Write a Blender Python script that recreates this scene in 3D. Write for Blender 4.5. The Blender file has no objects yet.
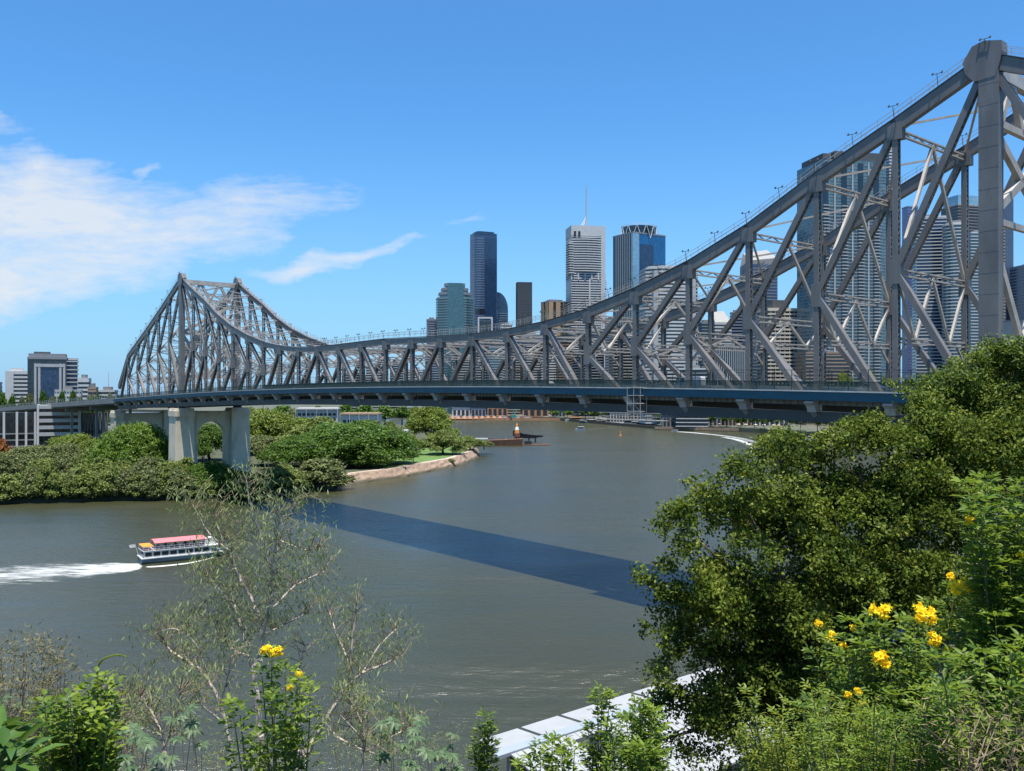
import bpy, bmesh, math, random
import numpy as np
from mathutils import Vector, Matrix
S = bpy.context.scene
COL = S.collection
R = math.radians
# ------------------------------------------------------------------ camera
CZ, F, HY = 37.0, 885.0, 391.8           # eye height above the river, focal length and horizon row
cam = bpy.data.objects.new('camera', bpy.data.cameras.new('camera'))
COL.objects.link(cam); S.camera = cam
cam.location = (0, 0, CZ); cam.rotation_euler = (R(90), 0, 0)
cam.data.sensor_width = 36.0; cam.data.lens = 36.0*F/1024.0
cam.data.shift_y = (HY-385.5)/1024.0
cam.data.clip_start = 0.1; cam.data.clip_end = 30000
# ------------------------------------------------------------------ bridge frame (needed for the sun too)
TH = 0.6994
DX, DY = -math.sin(TH), math.cos(TH)     # along the bridge, towards the far tower
NX, NY = math.cos(TH), math.sin(TH)      # across the bridge, away from the viewer
# ------------------------------------------------------------------ world: sky + thin clouds
SUN = Vector((-.10*NX-.17*DX, -.10*NY-.17*DY, 1.0)).normalized()
EXPO = 0.78
W = bpy.data.worlds.new('World'); S.world = W; W.use_nodes = True
nt = W.node_tree; N = nt.nodes; L = nt.links
for n in list(N): N.remove(n)
def nd(t, **k):
    n = N.new(t)
    for a, b in k.items(): setattr(n, a, b)
    return n
def mth(op, a, b=None, c=None, clamp=False):
    n = nd('ShaderNodeMath', operation=op, use_clamp=clamp)
    for i, v in enumerate((a, b, c)):
        if v is None: continue
        if isinstance(v, (int, float)): n.inputs[i].default_value = v
        else: L.new(v, n.inputs[i])
    return n.outputs[0]
sky = nd('ShaderNodeTexSky', sky_type='NISHITA', sun_disc=False)
sky.sun_elevation = math.asin(SUN.z); sky.sun_rotation = math.atan2(SUN.x, SUN.y)
sky.altitude = 0; sky.air_density = 1.0; sky.dust_density = 0.6; sky.ozone_density = 2.5
SKY_STR = 0.083
tint = nd('ShaderNodeMix', data_type='RGBA', blend_type='MULTIPLY'); tint.inputs[0].default_value = 1
tint.inputs[7].default_value = (0.52, 1.03, 1.40, 1)
L.new(sky.outputs[0], tint.inputs[6])
tc = nd('ShaderNodeTexCoord'); sp = nd('ShaderNodeSeparateXYZ'); L.new(tc.outputs['Generated'], sp.inputs[0])
ymax = mth('MAXIMUM', sp.outputs[1], 0.02)
u = mth('DIVIDE', sp.outputs[0], ymax); v = mth('DIVIDE', sp.outputs[2], ymax)     # bearing and height on the vault
front = mth('GREATER_THAN', sp.outputs[1], 0.03)
cv = nd('ShaderNodeCombineXYZ'); L.new(u, cv.inputs[0]); L.new(v, cv.inputs[1])
def noise(vec, scale, detail=6, rough=.6, rot=0, stretch=(1, 1, 1), dist=0.0, off=(0, 0, 0)):
    m = nd('ShaderNodeMapping'); m.inputs['Rotation'].default_value = (0, 0, rot); m.inputs['Scale'].default_value = stretch
    m.inputs['Location'].default_value = off
    L.new(vec, m.inputs[0]); t = nd('ShaderNodeTexNoise'); t.inputs['Scale'].default_value = scale
    t.inputs['Detail'].default_value = detail; t.inputs['Roughness'].default_value = rough; t.inputs['Distortion'].default_value = dist
    L.new(m.outputs[0], t.inputs['Vector']); return t.outputs[0]
warp = noise(cv.outputs[0], 5, 5, .6)
warp2 = noise(cv.outputs[0], 5, 5, .6, off=(7, 3, 0))
uw = mth('ADD', u, mth('MULTIPLY_ADD', warp, .16, -.08)); vw = mth('ADD', v, mth('MULTIPLY_ADD', warp2, .09, -.045))
def blob(px, py, rx, ry, rot, hard=1.0):
    """a soft ellipse of cloud at a bearing (given as a row and column of the vault)"""
    cu, cvv = (px-512)/F, (HY-py)/F
    a = mth('SUBTRACT', uw, cu); b = mth('SUBTRACT', vw, cvv)
    c, s = math.cos(rot), math.sin(rot)
    x = mth('ADD', mth('MULTIPLY', a, c), mth('MULTIPLY', b, s)); y = mth('SUBTRACT', mth('MULTIPLY', b, c), mth('MULTIPLY', a, s))
    x = mth('DIVIDE', x, rx/F); y = mth('DIVIDE', y, ry/F)
    d = mth('ADD', mth('MULTIPLY', x, x), mth('MULTIPLY', y, y))
    return mth('MULTIPLY', mth('SUBTRACT', 1.0, d, clamp=True), hard)
masks = [blob(40, 205, 200, 62, R(-4), 1.25), blob(-60, 285, 210, 52, R(8), 1.25), blob(90, 250, 230, 58, R(12), 1.1), blob(255, 214, 120, 19, R(9), .8),
         blob(190, 235, 190, 45, R(12), .8), blob(-20, 240, 260, 90, R(4), .9), blob(345, 257, 95, 8, R(12), .9), blob(320, 263, 75, 13, R(10), 1.0), blob(-2, 130, 44, 13, R(-14), .6), blob(148, 162, 18, 9, R(20), .75),
         blob(-400, 260, 260, 120, R(10), .9), blob(470, 222, 40, 6, R(10), .3)]
m = masks[0]
for k in masks[1:]: m = mth('MAXIMUM', m, k)
fib = noise(cv.outputs[0], 7, 9, .66, R(-14), (1, 4.2, 1), .5)
puff = noise(cv.outputs[0], 20, 8, .65, R(-10), (1, 1.9, 1), .3, (2, 5, 0))
streak = noise(cv.outputs[0], 16, 9, .7, R(-20), (1, 5.5, 1), .4, (1, 9, 0))
tex = mth('ADD', mth('MULTIPLY', fib, .70), mth('ADD', mth('MULTIPLY', puff, .25), mth('MULTIPLY', streak, .40)))
dens = mth('MULTIPLY', mth('SUBTRACT', mth('ADD', mth('MULTIPLY', m, .72), mth('MULTIPLY', tex, 1.75)), 1.32), 1.3, clamp=True)
dens = mth('MULTIPLY', dens, mth('MULTIPLY', m, 3.5, clamp=True))
dens = mth('MULTIPLY', mth('MULTIPLY', dens, .86), front, clamp=True)
hz = nd('ShaderNodeMapRange'); L.new(sp.outputs[2], hz.inputs[0]); hz.inputs[1].default_value = -.02; hz.inputs[2].default_value = .30; hz.inputs[3].default_value = .95; hz.inputs[4].default_value = 0.0
hm = nd('ShaderNodeMix', data_type='RGBA'); L.new(mth('POWER', hz.outputs[0], 1.6), hm.inputs[0]); L.new(tint.outputs[2], hm.inputs[6]); hm.inputs[7].default_value = (2.6, 4.3, 6.4, 1)   # pale blue air low down
cm = nd('ShaderNodeMix', data_type='RGBA'); L.new(dens, cm.inputs[0]); L.new(hm.outputs[2], cm.inputs[6])
CLOUD = 5.9
cm.inputs[7].default_value = (CLOUD*.95, CLOUD, CLOUD*1.06, 1)
bg = nd('ShaderNodeBackground'); bg.inputs[1].default_value = SKY_STR; L.new(cm.outputs[2], bg.inputs[0])
out = nd('ShaderNodeOutputWorld'); L.new(bg.outputs[0], out.inputs[0])
# ------------------------------------------------------------------ sun
sl = bpy.data.lights.new('sun', 'SUN'); sl.energy = 5.0; sl.angle = R(.53); sl.color = (1, .95, .87)
so = bpy.data.objects.new('sun', sl); COL.objects.link(so); so.rotation_euler = SUN.to_track_quat('Z', 'Y').to_euler()
so.location = (0, 0, 200)
S.view_settings.view_transform = 'Standard'; S.view_settings.look = 'None'
S.view_settings.exposure = EXPO; S.view_settings.gamma = 1; S.view_settings.use_curve_mapping = False
S.render.engine = 'CYCLES'
S.cycles.max_bounces = 6; S.cycles.transparent_max_bounces = 12; S.cycles.caustics_reflective = False; S.cycles.caustics_refractive = False

# ================================================================== helpers
def at(px, py, Y):
    return Vector(((px-512)/F*Y, Y, CZ+(HY-py)/F*Y))
def zat(py, Y): return CZ+(HY-py)/F*Y
def onz(px, py, z=0.0):
    """the point at height z seen at this column and row"""
    Y = (CZ-z)*F/(py-HY); return Vector(((px-512)/F*Y, Y, z))
class MB:
    def __init__(s): s.v = []; s.f = []
    def add(s, vs, fs):
        o = len(s.v); s.v += [tuple(p) for p in vs]; s.f += [tuple(i+o for i in f) for f in fs]; return s
    def hexa(s, p):   # 8 points: bottom loop 0-3, top loop 4-7
        return s.add(p, [(3, 2, 1, 0), (4, 5, 6, 7), (0, 1, 5, 4), (1, 2, 6, 5), (2, 3, 7, 6), (3, 0, 4, 7)])
    def box(s, x0, x1, y0, y1, z0, z1):
        return s.hexa([(x0, y0, z0), (x1, y0, z0), (x1, y1, z0), (x0, y1, z0), (x0, y0, z1), (x1, y0, z1), (x1, y1, z1), (x0, y1, z1)])
    def beam(s, p, q, a, b, side):
        """bar from p to q, a wide along 'side', b wide across it"""
        p = Vector(p); q = Vector(q); d = (q-p).normalized(); side = Vector(side)
        sd = (side-d*side.dot(d)).normalized(); up = d.cross(sd)
        A, B = sd*a/2, up*b/2
        return s.hexa([p-A-B, p+A-B, p+A+B, p-A+B, q-A-B, q+A-B, q+A+B, q-A+B])
    def prism(s, poly, z0, z1, cap=True):
        n = len(poly); vs = [(x, y, z0) for x, y in poly]+[(x, y, z1) for x, y in poly]
        fs = [(i, (i+1) % n, n+(i+1) % n, n+i) for i in range(n)]
        if cap: fs += [tuple(range(n-1, -1, -1)), tuple(range(n, 2*n))]
        return s.add(vs, fs)
    def tube(s, pts, rad, n=6, cap=True):
        pts = [Vector(p) for p in pts]; vs = []; fs = []
        for i, p in enumerate(pts):
            d = (pts[min(i+1, len(pts)-1)]-pts[max(i-1, 0)]).normalized()
            a = d.orthogonal() if abs(d.z) > .95 else d.cross(Vector((0, 0, 1)))
            a.normalize(); b = d.cross(a)
            r = rad[i] if isinstance(rad, (list, tuple)) else rad
            vs += [p+a*r*math.cos(t*2*math.pi/n)+b*r*math.sin(t*2*math.pi/n) for t in range(n)]
        for i in range(len(pts)-1):
            fs += [(i*n+t, i*n+(t+1) % n, (i+1)*n+(t+1) % n, (i+1)*n+t) for t in range(n)]
        if cap: fs += [tuple(range(n-1, -1, -1)), tuple((len(pts)-1)*n+t for t in range(n))]
        return s.add(vs, fs)
    def lathe(s, prof, c=(0, 0, 0), n=12):
        vs = []; fs = []
        for r, z in prof: vs += [(c[0]+r*math.cos(t*2*math.pi/n), c[1]+r*math.sin(t*2*math.pi/n), c[2]+z) for t in range(n)]
        for i in range(len(prof)-1): fs += [(i*n+t, i*n+(t+1) % n, (i+1)*n+(t+1) % n, (i+1)*n+t) for t in range(n)]
        fs += [tuple(range(n-1, -1, -1)), tuple((len(prof)-1)*n+t for t in range(n))]
        return s.add(vs, fs)
    def mesh(s, name, m=None, smooth=False):
        me = bpy.data.meshes.new(name); me.from_pydata(s.v, [], s.f)
        if m: me.materials.append(m)
        if smooth: me.polygons.foreach_set('use_smooth', [True]*len(me.polygons))
        me.update(); return me
    def build(s, name, m, parent=None, smooth=False):
        return link(name, s.mesh(name, m, smooth), parent)
def link(name, data, parent=None):
    o = bpy.data.objects.new(name, data); COL.objects.link(o)
    if parent is not None: o.parent = parent
    return o
def tag(o, label=None, cat=None, group=None, kind=None):
    if label: o['label'] = label
    if cat: o['category'] = cat
    if group: o['group'] = group
    if kind: o['kind'] = kind
    return o
def thing(name, label, cat, loc=(0, 0, 0), rz=0, group=None):
    o = link(name, None); o.location = loc; o.rotation_euler = (0, 0, rz); o.empty_display_size = .5
    return tag(o, label, cat, group)
def copytree(o, parent=None):
    c = o.copy(); COL.objects.link(c)
    if parent is not None: c.parent = parent
    for ch in list(o.children): copytree(ch, c)
    return c

# ================================================================== materials
def mat(name, col, rough=.6, metal=0.0, var=.12, scale=1.0, bump=0.0, spec=.5, streak=None, detail=6):
    m = bpy.data.materials.new(name); m.use_nodes = True; t = m.node_tree; b = t.nodes['Principled BSDF']
    b.inputs['Roughness'].default_value = rough; b.inputs['Metallic'].default_value = metal
    b.inputs['Specular IOR Level'].default_value = spec
    b.inputs['Base Color'].default_value = (*col, 1)
    if var or bump:
        co = t.nodes.new('ShaderNodeTexCoord'); no = t.nodes.new('ShaderNodeTexNoise')
        no.inputs['Scale'].default_value = scale; no.inputs['Detail'].default_value = detail; no.inputs['Roughness'].default_value = .65
        src = co.outputs['Object']
        if streak:
            mp = t.nodes.new('ShaderNodeMapping'); mp.inputs['Scale'].default_value = streak; t.links.new(src, mp.inputs[0]); src = mp.outputs[0]
        t.links.new(src, no.inputs['Vector'])
        if var:
            mx = t.nodes.new('ShaderNodeMapRange'); mx.inputs[1].default_value = .3; mx.inputs[2].default_value = .7
            mx.inputs[3].default_value = 1-var; mx.inputs[4].default_value = 1+var; t.links.new(no.outputs[0], mx.inputs[0])
            h = t.nodes.new('ShaderNodeHueSaturation'); h.inputs['Color'].default_value = (*col, 1)
            t.links.new(mx.outputs[0], h.inputs['Value']); t.links.new(h.outputs[0], b.inputs['Base Color'])
        if bump:
            bp = t.nodes.new('ShaderNodeBump'); bp.inputs['Strength'].default_value = bump; bp.inputs['Distance'].default_value = .05
            t.links.new(no.outputs[0], bp.inputs['Height']); t.links.new(bp.outputs[0], b.inputs['Normal'])
    return m
def glassmat(name, col, rough=.12, pane=(1.6, 1.8), var=.5, spec=.8, metal=0.0):
    """curtain wall: every pane slightly its own tone and tilt"""
    m = bpy.data.materials.new(name); m.use_nodes = True; t = m.node_tree; b = t.nodes['Principled BSDF']; l = t.links
    b.inputs['Roughness'].default_value = rough; b.inputs['Specular IOR Level'].default_value = spec; b.inputs['Metallic'].default_value = metal
    co = t.nodes.new('ShaderNodeTexCoord'); sn = t.nodes.new('ShaderNodeVectorMath'); sn.operation = 'SNAP'
    sn.inputs[1].default_value = (pane[0], pane[0], pane[1]); l.new(co.outputs['Object'], sn.inputs[0])
    wn = t.nodes.new('ShaderNodeTexWhiteNoise'); l.new(sn.outputs[0], wn.inputs['Vector'])
    no = t.nodes.new('ShaderNodeTexNoise'); no.inputs['Scale'].default_value = .05; no.inputs['Detail'].default_value = 3; l.new(co.outputs['Object'], no.inputs['Vector'])
    ad = t.nodes.new('ShaderNodeMath'); ad.operation = 'ADD'; l.new(wn.outputs['Value'], ad.inputs[0]); l.new(no.outputs[0], ad.inputs[1])
    mx = t.nodes.new('ShaderNodeMapRange'); mx.inputs[1].default_value = .2; mx.inputs[2].default_value = 1.7
    mx.inputs[3].default_value = 1-var; mx.inputs[4].default_value = 1+var; l.new(ad.outputs[0], mx.inputs[0])
    h = t.nodes.new('ShaderNodeHueSaturation'); h.inputs['Color'].default_value = (*col, 1); l.new(mx.outputs[0], h.inputs['Value'])
    l.new(h.outputs[0], b.inputs['Base Color'])
    vs = t.nodes.new('ShaderNodeVectorMath'); vs.operation = 'SUBTRACT'; vs.inputs[1].default_value = (.5, .5, .5); l.new(wn.outputs['Color'], vs.inputs[0])
    sc = t.nodes.new('ShaderNodeVectorMath'); sc.operation = 'SCALE'; sc.inputs['Scale'].default_value = .035; l.new(vs.outputs[0], sc.inputs[0])
    ge = t.nodes.new('ShaderNodeNewGeometry'); av = t.nodes.new('ShaderNodeVectorMath'); l.new(ge.outputs['Normal'], av.inputs[0]); l.new(sc.outputs[0], av.inputs[1])
    nv = t.nodes.new('ShaderNodeVectorMath'); nv.operation = 'NORMALIZE'; l.new(av.outputs[0], nv.inputs[0]); l.new(nv.outputs[0], b.inputs['Normal'])
    return m
def leafmat(name, c1, c2, trans=.35, rough=.5, spec=.35, c3=None, clump=.6):
    """leaf tone differs from leaf to leaf; light comes through"""
    m = bpy.data.materials.new(name); m.use_nodes = True; t = m.node_tree; b = t.nodes['Principled BSDF']; l = t.links
    g = t.nodes.new('ShaderNodeNewGeometry'); cr = t.nodes.new('ShaderNodeValToRGB')
    cr.color_ramp.elements[0].color = (*c1, 1); cr.color_ramp.elements[1].color = (*c2, 1)
    if c3: e = cr.color_ramp.elements.new(.93); e.color = (*c2, 1); cr.color_ramp.elements[2].position = .97; cr.color_ramp.elements[2].color = (*c3, 1)
    co = t.nodes.new('ShaderNodeTexCoord'); no = t.nodes.new('ShaderNodeTexNoise'); no.inputs['Scale'].default_value = clump; no.inputs['Detail'].default_value = 3; l.new(co.outputs['Object'], no.inputs['Vector'])
    mr = t.nodes.new('ShaderNodeMapRange'); mr.inputs[1].default_value = .36; mr.inputs[2].default_value = .64; mr.inputs[3].default_value = -.32; mr.inputs[4].default_value = .32; l.new(no.outputs[0], mr.inputs[0])
    ad = t.nodes.new('ShaderNodeMath'); ad.operation = 'ADD'; ad.use_clamp = True; l.new(g.outputs['Random Per Island'], ad.inputs[0]); l.new(mr.outputs[0], ad.inputs[1])
    l.new(ad.outputs[0], cr.inputs[0]); l.new(cr.outputs[0], b.inputs['Base Color'])
    b.inputs['Roughness'].default_value = rough; b.inputs['Specular IOR Level'].default_value = spec
    tr = t.nodes.new('ShaderNodeBsdfTranslucent'); hs = t.nodes.new('ShaderNodeHueSaturation'); hs.inputs['Value'].default_value = 1.5; hs.inputs['Hue'].default_value = .485
    l.new(cr.outputs[0], hs.inputs['Color']); l.new(hs.outputs[0], tr.inputs[0])
    mx = t.nodes.new('ShaderNodeMixShader'); mx.inputs[0].default_value = trans
    l.new(b.outputs[0], mx.inputs[1]); l.new(tr.outputs[0], mx.inputs[2]); l.new(mx.outputs[0], t.nodes['Material Output'].inputs[0])
    return m
M = {}
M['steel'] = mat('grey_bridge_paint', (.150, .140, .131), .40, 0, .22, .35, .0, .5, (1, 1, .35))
M['steel_sunlit'] = mat('sunlit_bridge_paint_lattice', (.43, .39, .34), .45, 0, .2, .5, .0, .4)  # same bridge paint, lightened so the lattice looks sunlit
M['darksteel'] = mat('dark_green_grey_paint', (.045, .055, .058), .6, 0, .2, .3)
M['bluebeam'] = mat('blue_beam_paint', (.010, .082, .122), .5, 0, .22, .25, 0, .4, (1, 1, 3))
M['fence'] = mat('dark_green_fence', (.018, .045, .042), .6, 0, .25, .4)
M['palesteel'] = mat('galvanised_steel', (.48, .48, .47), .5, .2, .15, .8)
M['conc'] = mat('pier_concrete', (.66, .57, .43), .85, 0, .16, .25, .15, .3, (1, 1, .4))
M['palecon'] = mat('pale_concrete', (.50, .49, .46), .8, 0, .12, .3)
M['asphalt'] = mat('asphalt', (.05, .05, .052), .85, 0, .2, .5)
M['white'] = mat('white_paint', (.66, .66, .64), .5, 0, .06, .6)
M['bark'] = mat('bark', (.10, .075, .055), .9, 0, .35, 3, .4)
M['palebark'] = mat('pale_gum_bark', (.50, .42, .35), .8, 0, .35, 3.5, .2, .3, (1, 1, .3))
M['dark'] = mat('dark_interior', (.02, .022, .025), .6, 0, .2, .5)

def weather(m, col, lo, hi, scale, stretch):
    """patches and runs of another tone over a paint (rust, grime)"""
    t = m.node_tree; b = t.nodes['Principled BSDF']; src = b.inputs['Base Color'].links[0].from_socket
    co = t.nodes.new('ShaderNodeTexCoord'); mp = t.nodes.new('ShaderNodeMapping'); mp.inputs['Scale'].default_value = stretch; t.links.new(co.outputs['Object'], mp.inputs[0])
    no = t.nodes.new('ShaderNodeTexNoise'); no.inputs['Scale'].default_value = scale; no.inputs['Detail'].default_value = 9; no.inputs['Roughness'].default_value = .72; t.links.new(mp.outputs[0], no.inputs['Vector'])
    r = t.nodes.new('ShaderNodeMapRange'); r.inputs[1].default_value = lo; r.inputs[2].default_value = hi; t.links.new(no.outputs[0], r.inputs[0])
    x = t.nodes.new('ShaderNodeMix'); x.data_type = 'RGBA'; t.links.new(r.outputs[0], x.inputs[0]); t.links.new(src, x.inputs[6]); x.inputs[7].default_value = (*col, 1); t.links.new(x.outputs[2], b.inputs['Base Color'])
weather(M['steel'], (.10, .075, .058), .58, .75, .5, (1, 1, .3)); weather(M['steel'], (.21, .20, .19), .56, .74, .22, (1, 1, .5))
weather(M['steel_sunlit'], (.11, .08, .06), .60, .75, .6, (1, 1, .4)); weather(M['conc'], (.22, .20, .165), .52, .74, .22, (1, 1, .22)); weather(M['bluebeam'], (.03, .06, .075), .55, .75, .3, (1, 1, 2))
# ================================================================== the bridge
P = 11.735; MAIN = 24*P; AP = 12.55; BW = 21.29
OX, OY = 59.351+.3*.644, 110.948-.3*.765
def B(s, n, z): return Vector((OX+DX*s+NX*n, OY+DY*s+NY*n, z))
_c = np.polyfit([2*P, 12*P, 24*P], [.15, 1.15, -.9], 2)
def zd(s):      # footway level
    if s <= MAIN and s >= 0: r = np.polyval(_c, s)
    elif s > MAIN: e = s-MAIN; r = np.polyval(_c, MAIN)+(2*_c[0]*MAIN+_c[1])*e-1.0e-5*e*e
    else: e = -s; r = np.polyval(_c, 0)-_c[1]*e-2e-5*e*e
    return CZ+float(r)
def zb(s): return zd(s)-3.75
half = [41.35, 35.9, 30.87, 25.1, 20.6, 17.2, 14.6, 13.0, 12.1, 11.75, 11.85, 12.1, 12.3]
mids = [None, 16.25, 14.0, 11.4, 9.5, 8.0, 6.8]
anch = [41.35, 35.6, 30.0, 24.7, 19.6, 14.6, 2.0]
SV, TOPZ, MIDZ = [], [], []
for j in range(6, 0, -1): SV.append(-j*AP); TOPZ.append(CZ+anch[j]); MIDZ.append(None if j == 6 else CZ+[0, 19, 15.5, 12, 9, 6.0][j])
for k in range(25):
    SV.append(k*P); i = min(k, 24-k); TOPZ.append(CZ+half[i]); MIDZ.append(CZ+mids[i] if 1 <= i <= 6 else None)
for j in range(1, 7): SV.append(MAIN+j*AP); TOPZ.append(CZ+anch[j]); MIDZ.append(None if j == 6 else CZ+[0, 19, 15.5, 12, 9, 6.0][j])
K0, K1 = 6, 30                       # indices of the two towers
NV = len(SV)
side_n = Vector((NX, NY, 0)); along = Vector((DX, DY, 0)); UP = Vector((0, 0, 1))
M['bracket'] = mat('pale_grey_bracket_paint', (.34, .34, .33), .7, 0, .2, .5)
M['fascia'] = mat('weathered_fascia_board', (.17, .175, .175), .8, 0, .25, .5)
bridge = thing('steel_bridge', 'long grey steel cantilever truss bridge crossing the whole river', 'bridge', (0, 0, 0))

def member(mb, p, q, wd, dep, lace=True, flip=0, pitch=None):
    """built-up bar: two plates dep apart across the bridge, wd wide in the truss plane, laced on both open sides"""
    d = (q-p); ln = d.length; d.normalize(); w = d.cross(side_n).normalized()
    for sg in (-1, 1):
        o = side_n*sg*(dep/2)
        mb.beam(p+o, q+o, .07, wd, side_n)
        for e in (-1, 1):               # flange angles
            f = o-side_n*sg*.11+w*e*(wd/2-.04)
            mb.beam(p+f, q+f, .16, .07, side_n)
    if lace:
        st = pitch or dep*.95; n = max(2, int(ln/st))
        for e in (-1, 1):
            for i in range(n):
                a = p+d*(ln*i/n)+w*e*(wd/2-.02); b = p+d*(ln*(i+1)/n)+w*e*(wd/2-.02); sg = 1 if (i % 2) else -1
                mb.beam(a+side_n*sg*(dep/2-.1), b-side_n*sg*(dep/2-.1), .13, .03, d.cross(w))
    else:
        for e in (-1, 1): mb.beam(p+w*e*(wd/2-.05), q+w*e*(wd/2-.05), dep-.1, .05, side_n)
for n0 in (0.0, BW):
    # chords: one box member each, from end to end
    mb = MB(); mbb = MB()
    for i in range(NV-1):
        a, b = B(SV[i], n0, TOPZ[i]), B(SV[i+1], n0, TOPZ[i+1])
        dp = 1.68 if min(abs(i-K0+.5), abs(i-K1+.5)) < 6 else 1.35
        dd = (b-a).normalized()*.35
        mb.beam(a-dd, b+dd, 1.0, dp, side_n)
        mb.beam(a+Vector((0, 0, dp*.62)), b+Vector((0, 0, dp*.62)), 1.25, .06, side_n)
        a, b = B(SV[i], n0, zb(SV[i])), B(SV[i+1], n0, zb(SV[i+1]))
        mbb.beam(a-along*.05, b+along*.05, 1.0, 1.55, side_n)
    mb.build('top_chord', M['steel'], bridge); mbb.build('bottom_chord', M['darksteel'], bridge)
    for i in range(NV):
        s = SV[i]; tower = i in (K0, K1); near = K0-3 <= i <= K0+14
        if i in (0, NV-1): continue
        p, q = B(s, n0, zb(s)+.6), B(s, n0, TOPZ[i]-.4)
        m = MB()
        if tower:
            p = p-along*.35*(1 if i == K0 else 0); q = q-along*.35*(1 if i == K0 else 0)
            for sg in (-1, 1): m.beam(p+side_n*sg*.72, q+side_n*sg*.72, .12, 2.35, side_n)
            for sg in (-1, 1): m.beam(p+along*sg*1.1, q+along*sg*1.1, .1, 1.3, along)
            nb = int((q-p).length/2.6)          # batten plates and rivet rows
            for t in range(nb+1):
                c = p.lerp(q, t/nb); m.beam(c-along*1.2-side_n*.77, c+along*1.2-side_n*.77, .04, .10, side_n)
            m.build('tower_leg', M['steel'], bridge)
        else:
            member(m, p, q, .74, .85, lace=True, pitch=.75 if near else 1.5); m.build('post', M['steel'], bridge)
        if MIDZ[i] and not tower:                # mid gusset
            g = MB(); c = B(s, n0, MIDZ[i]); g.beam(c-UP*1.7, c+UP*1.7, 1.06, 1.5, side_n); g.build('gusset_plate', M['steel'], bridge)
        g = MB(); c = B(s, n0, TOPZ[i])
        if not tower:
            g.beam(c-UP*1.9, c+UP*.4, 1.12, 2.0, side_n); g.build('gusset_plate', M['steel'], bridge)
        else:                                   # big shaped tower head plate
            sg_ = 1 if i == K0 else -1; hx = [(sg_*x, z) for x, z in [(2.75, .35), (1.6, 2.1), (.2, 2.45), (-1.9, 1.9), (-1.95, .6), (-1.75, -.5), (-1.2, -2.3), (.1, -2.35), (1.35, -2.4), (2.4, -1.2)]]
            vs = []
            for o in (-.82, .82): vs += [c+side_n*o+along*x+UP*z for x, z in hx]
            g.add(vs, [tuple(range(10)), tuple(range(19, 9, -1))]+[((t+1) % 10, t, 10+t, 10+(t+1) % 10) for t in range(10)])
            me_ = g.mesh('tower_head_plate', M['steel']); bm_ = bmesh.new(); bm_.from_mesh(me_); bmesh.ops.recalc_face_normals(bm_, faces=bm_.faces); bm_.to_mesh(me_); bm_.free(); link('tower_head_plate', me_, bridge)
    # web: K panels in the cantilever arms and anchor arms, single diagonals in the suspended span
    for i in range(NV-1):
        k = i-K0
        for_up, for_lo = None, None
        s0, s1 = SV[i], SV[i+1]
        top0, top1 = B(s0, n0, TOPZ[i]), B(s1, n0, TOPZ[i+1]); bo0, bo1 = B(s0, n0, zb(s0)), B(s1, n0, zb(s1))
        if 0 <= k < 6 or 24 <= k < 29: c = B(s1, n0, MIDZ[i+1]); up, lo = (top0, c), (c, bo0)
        elif 18 <= k < 24 or -5 <= k < 0: c = B(s0, n0, MIDZ[i]); up, lo = (top1, c), (c, bo1)
        elif k == -6 : up, lo = None, (top1, bo0)
        elif k == 29: up, lo = None, (top0, bo1)
        elif 6 <= k < 9 or 12 <= k < 15: up, lo = None, (top1, bo0)
        else: up, lo = None, (top0, bo1)
        near = -3 <= k <= 12
        if up: m = MB(); member(m, up[0], up[1], .85, .8, True, pitch=.8 if near else 1.6); m.build('upper_diagonal', M['steel'], bridge)
        m = MB(); member(m, lo[0], lo[1], .8 if up else .7, .95, True, pitch=.55 if near else 1.5)
        d_ = (lo[1]-lo[0]).normalized(); w_ = d_.cross(side_n).normalized(); w_ = w_ if w_.z > 0 else -w_
        m.beam(lo[0]+w_*.42, lo[1]+w_*.42, .98, .03, side_n)                 # cover plate along the upper face
        m.build('lower_diagonal', M['steel'], bridge)
    # handrail of the climb path on the top chord
    h = MB()
    for i in range(1, NV-2):
        a, b = B(SV[i], n0, TOPZ[i]+1.02), B(SV[i+1], n0, TOPZ[i+1]+1.02)
        for o in (-.6, .6):
            for z in (1.15, .6): h.beam(a+side_n*o+UP*z, b+side_n*o+UP*z, .05, .05, side_n)
            for t in range(5):
                c = a.lerp(b, t/5)+side_n*o; h.beam(c, c+UP*1.2, .05, .05, along)
    h.build('climb_handrail', M['steel_sunlit'], bridge)
    for i in range(2, NV-2):                    # floodlight brackets
        for t in (0, .5):
            if i == K1+0 and t: continue
            c = B(SV[i], n0, TOPZ[i]).lerp(B(SV[i+1], n0, TOPZ[i+1]), t)+UP*1.05-side_n*.7
            if n0 > 0 and t: continue
            f = MB(); f.beam(c, c+UP*1.5-side_n*.3, .06, .06, along)
            e = c+UP*1.5-side_n*.3
            f.beam(e-along*.6, e+along*.6, .06, .06, UP)
            for g in (-.6, .6): f.beam(e+along*g, e+along*g+UP*.24+side_n*.15, .18, .2, along)
            f.build('floodlight_bracket', M['darksteel'], bridge)
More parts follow.
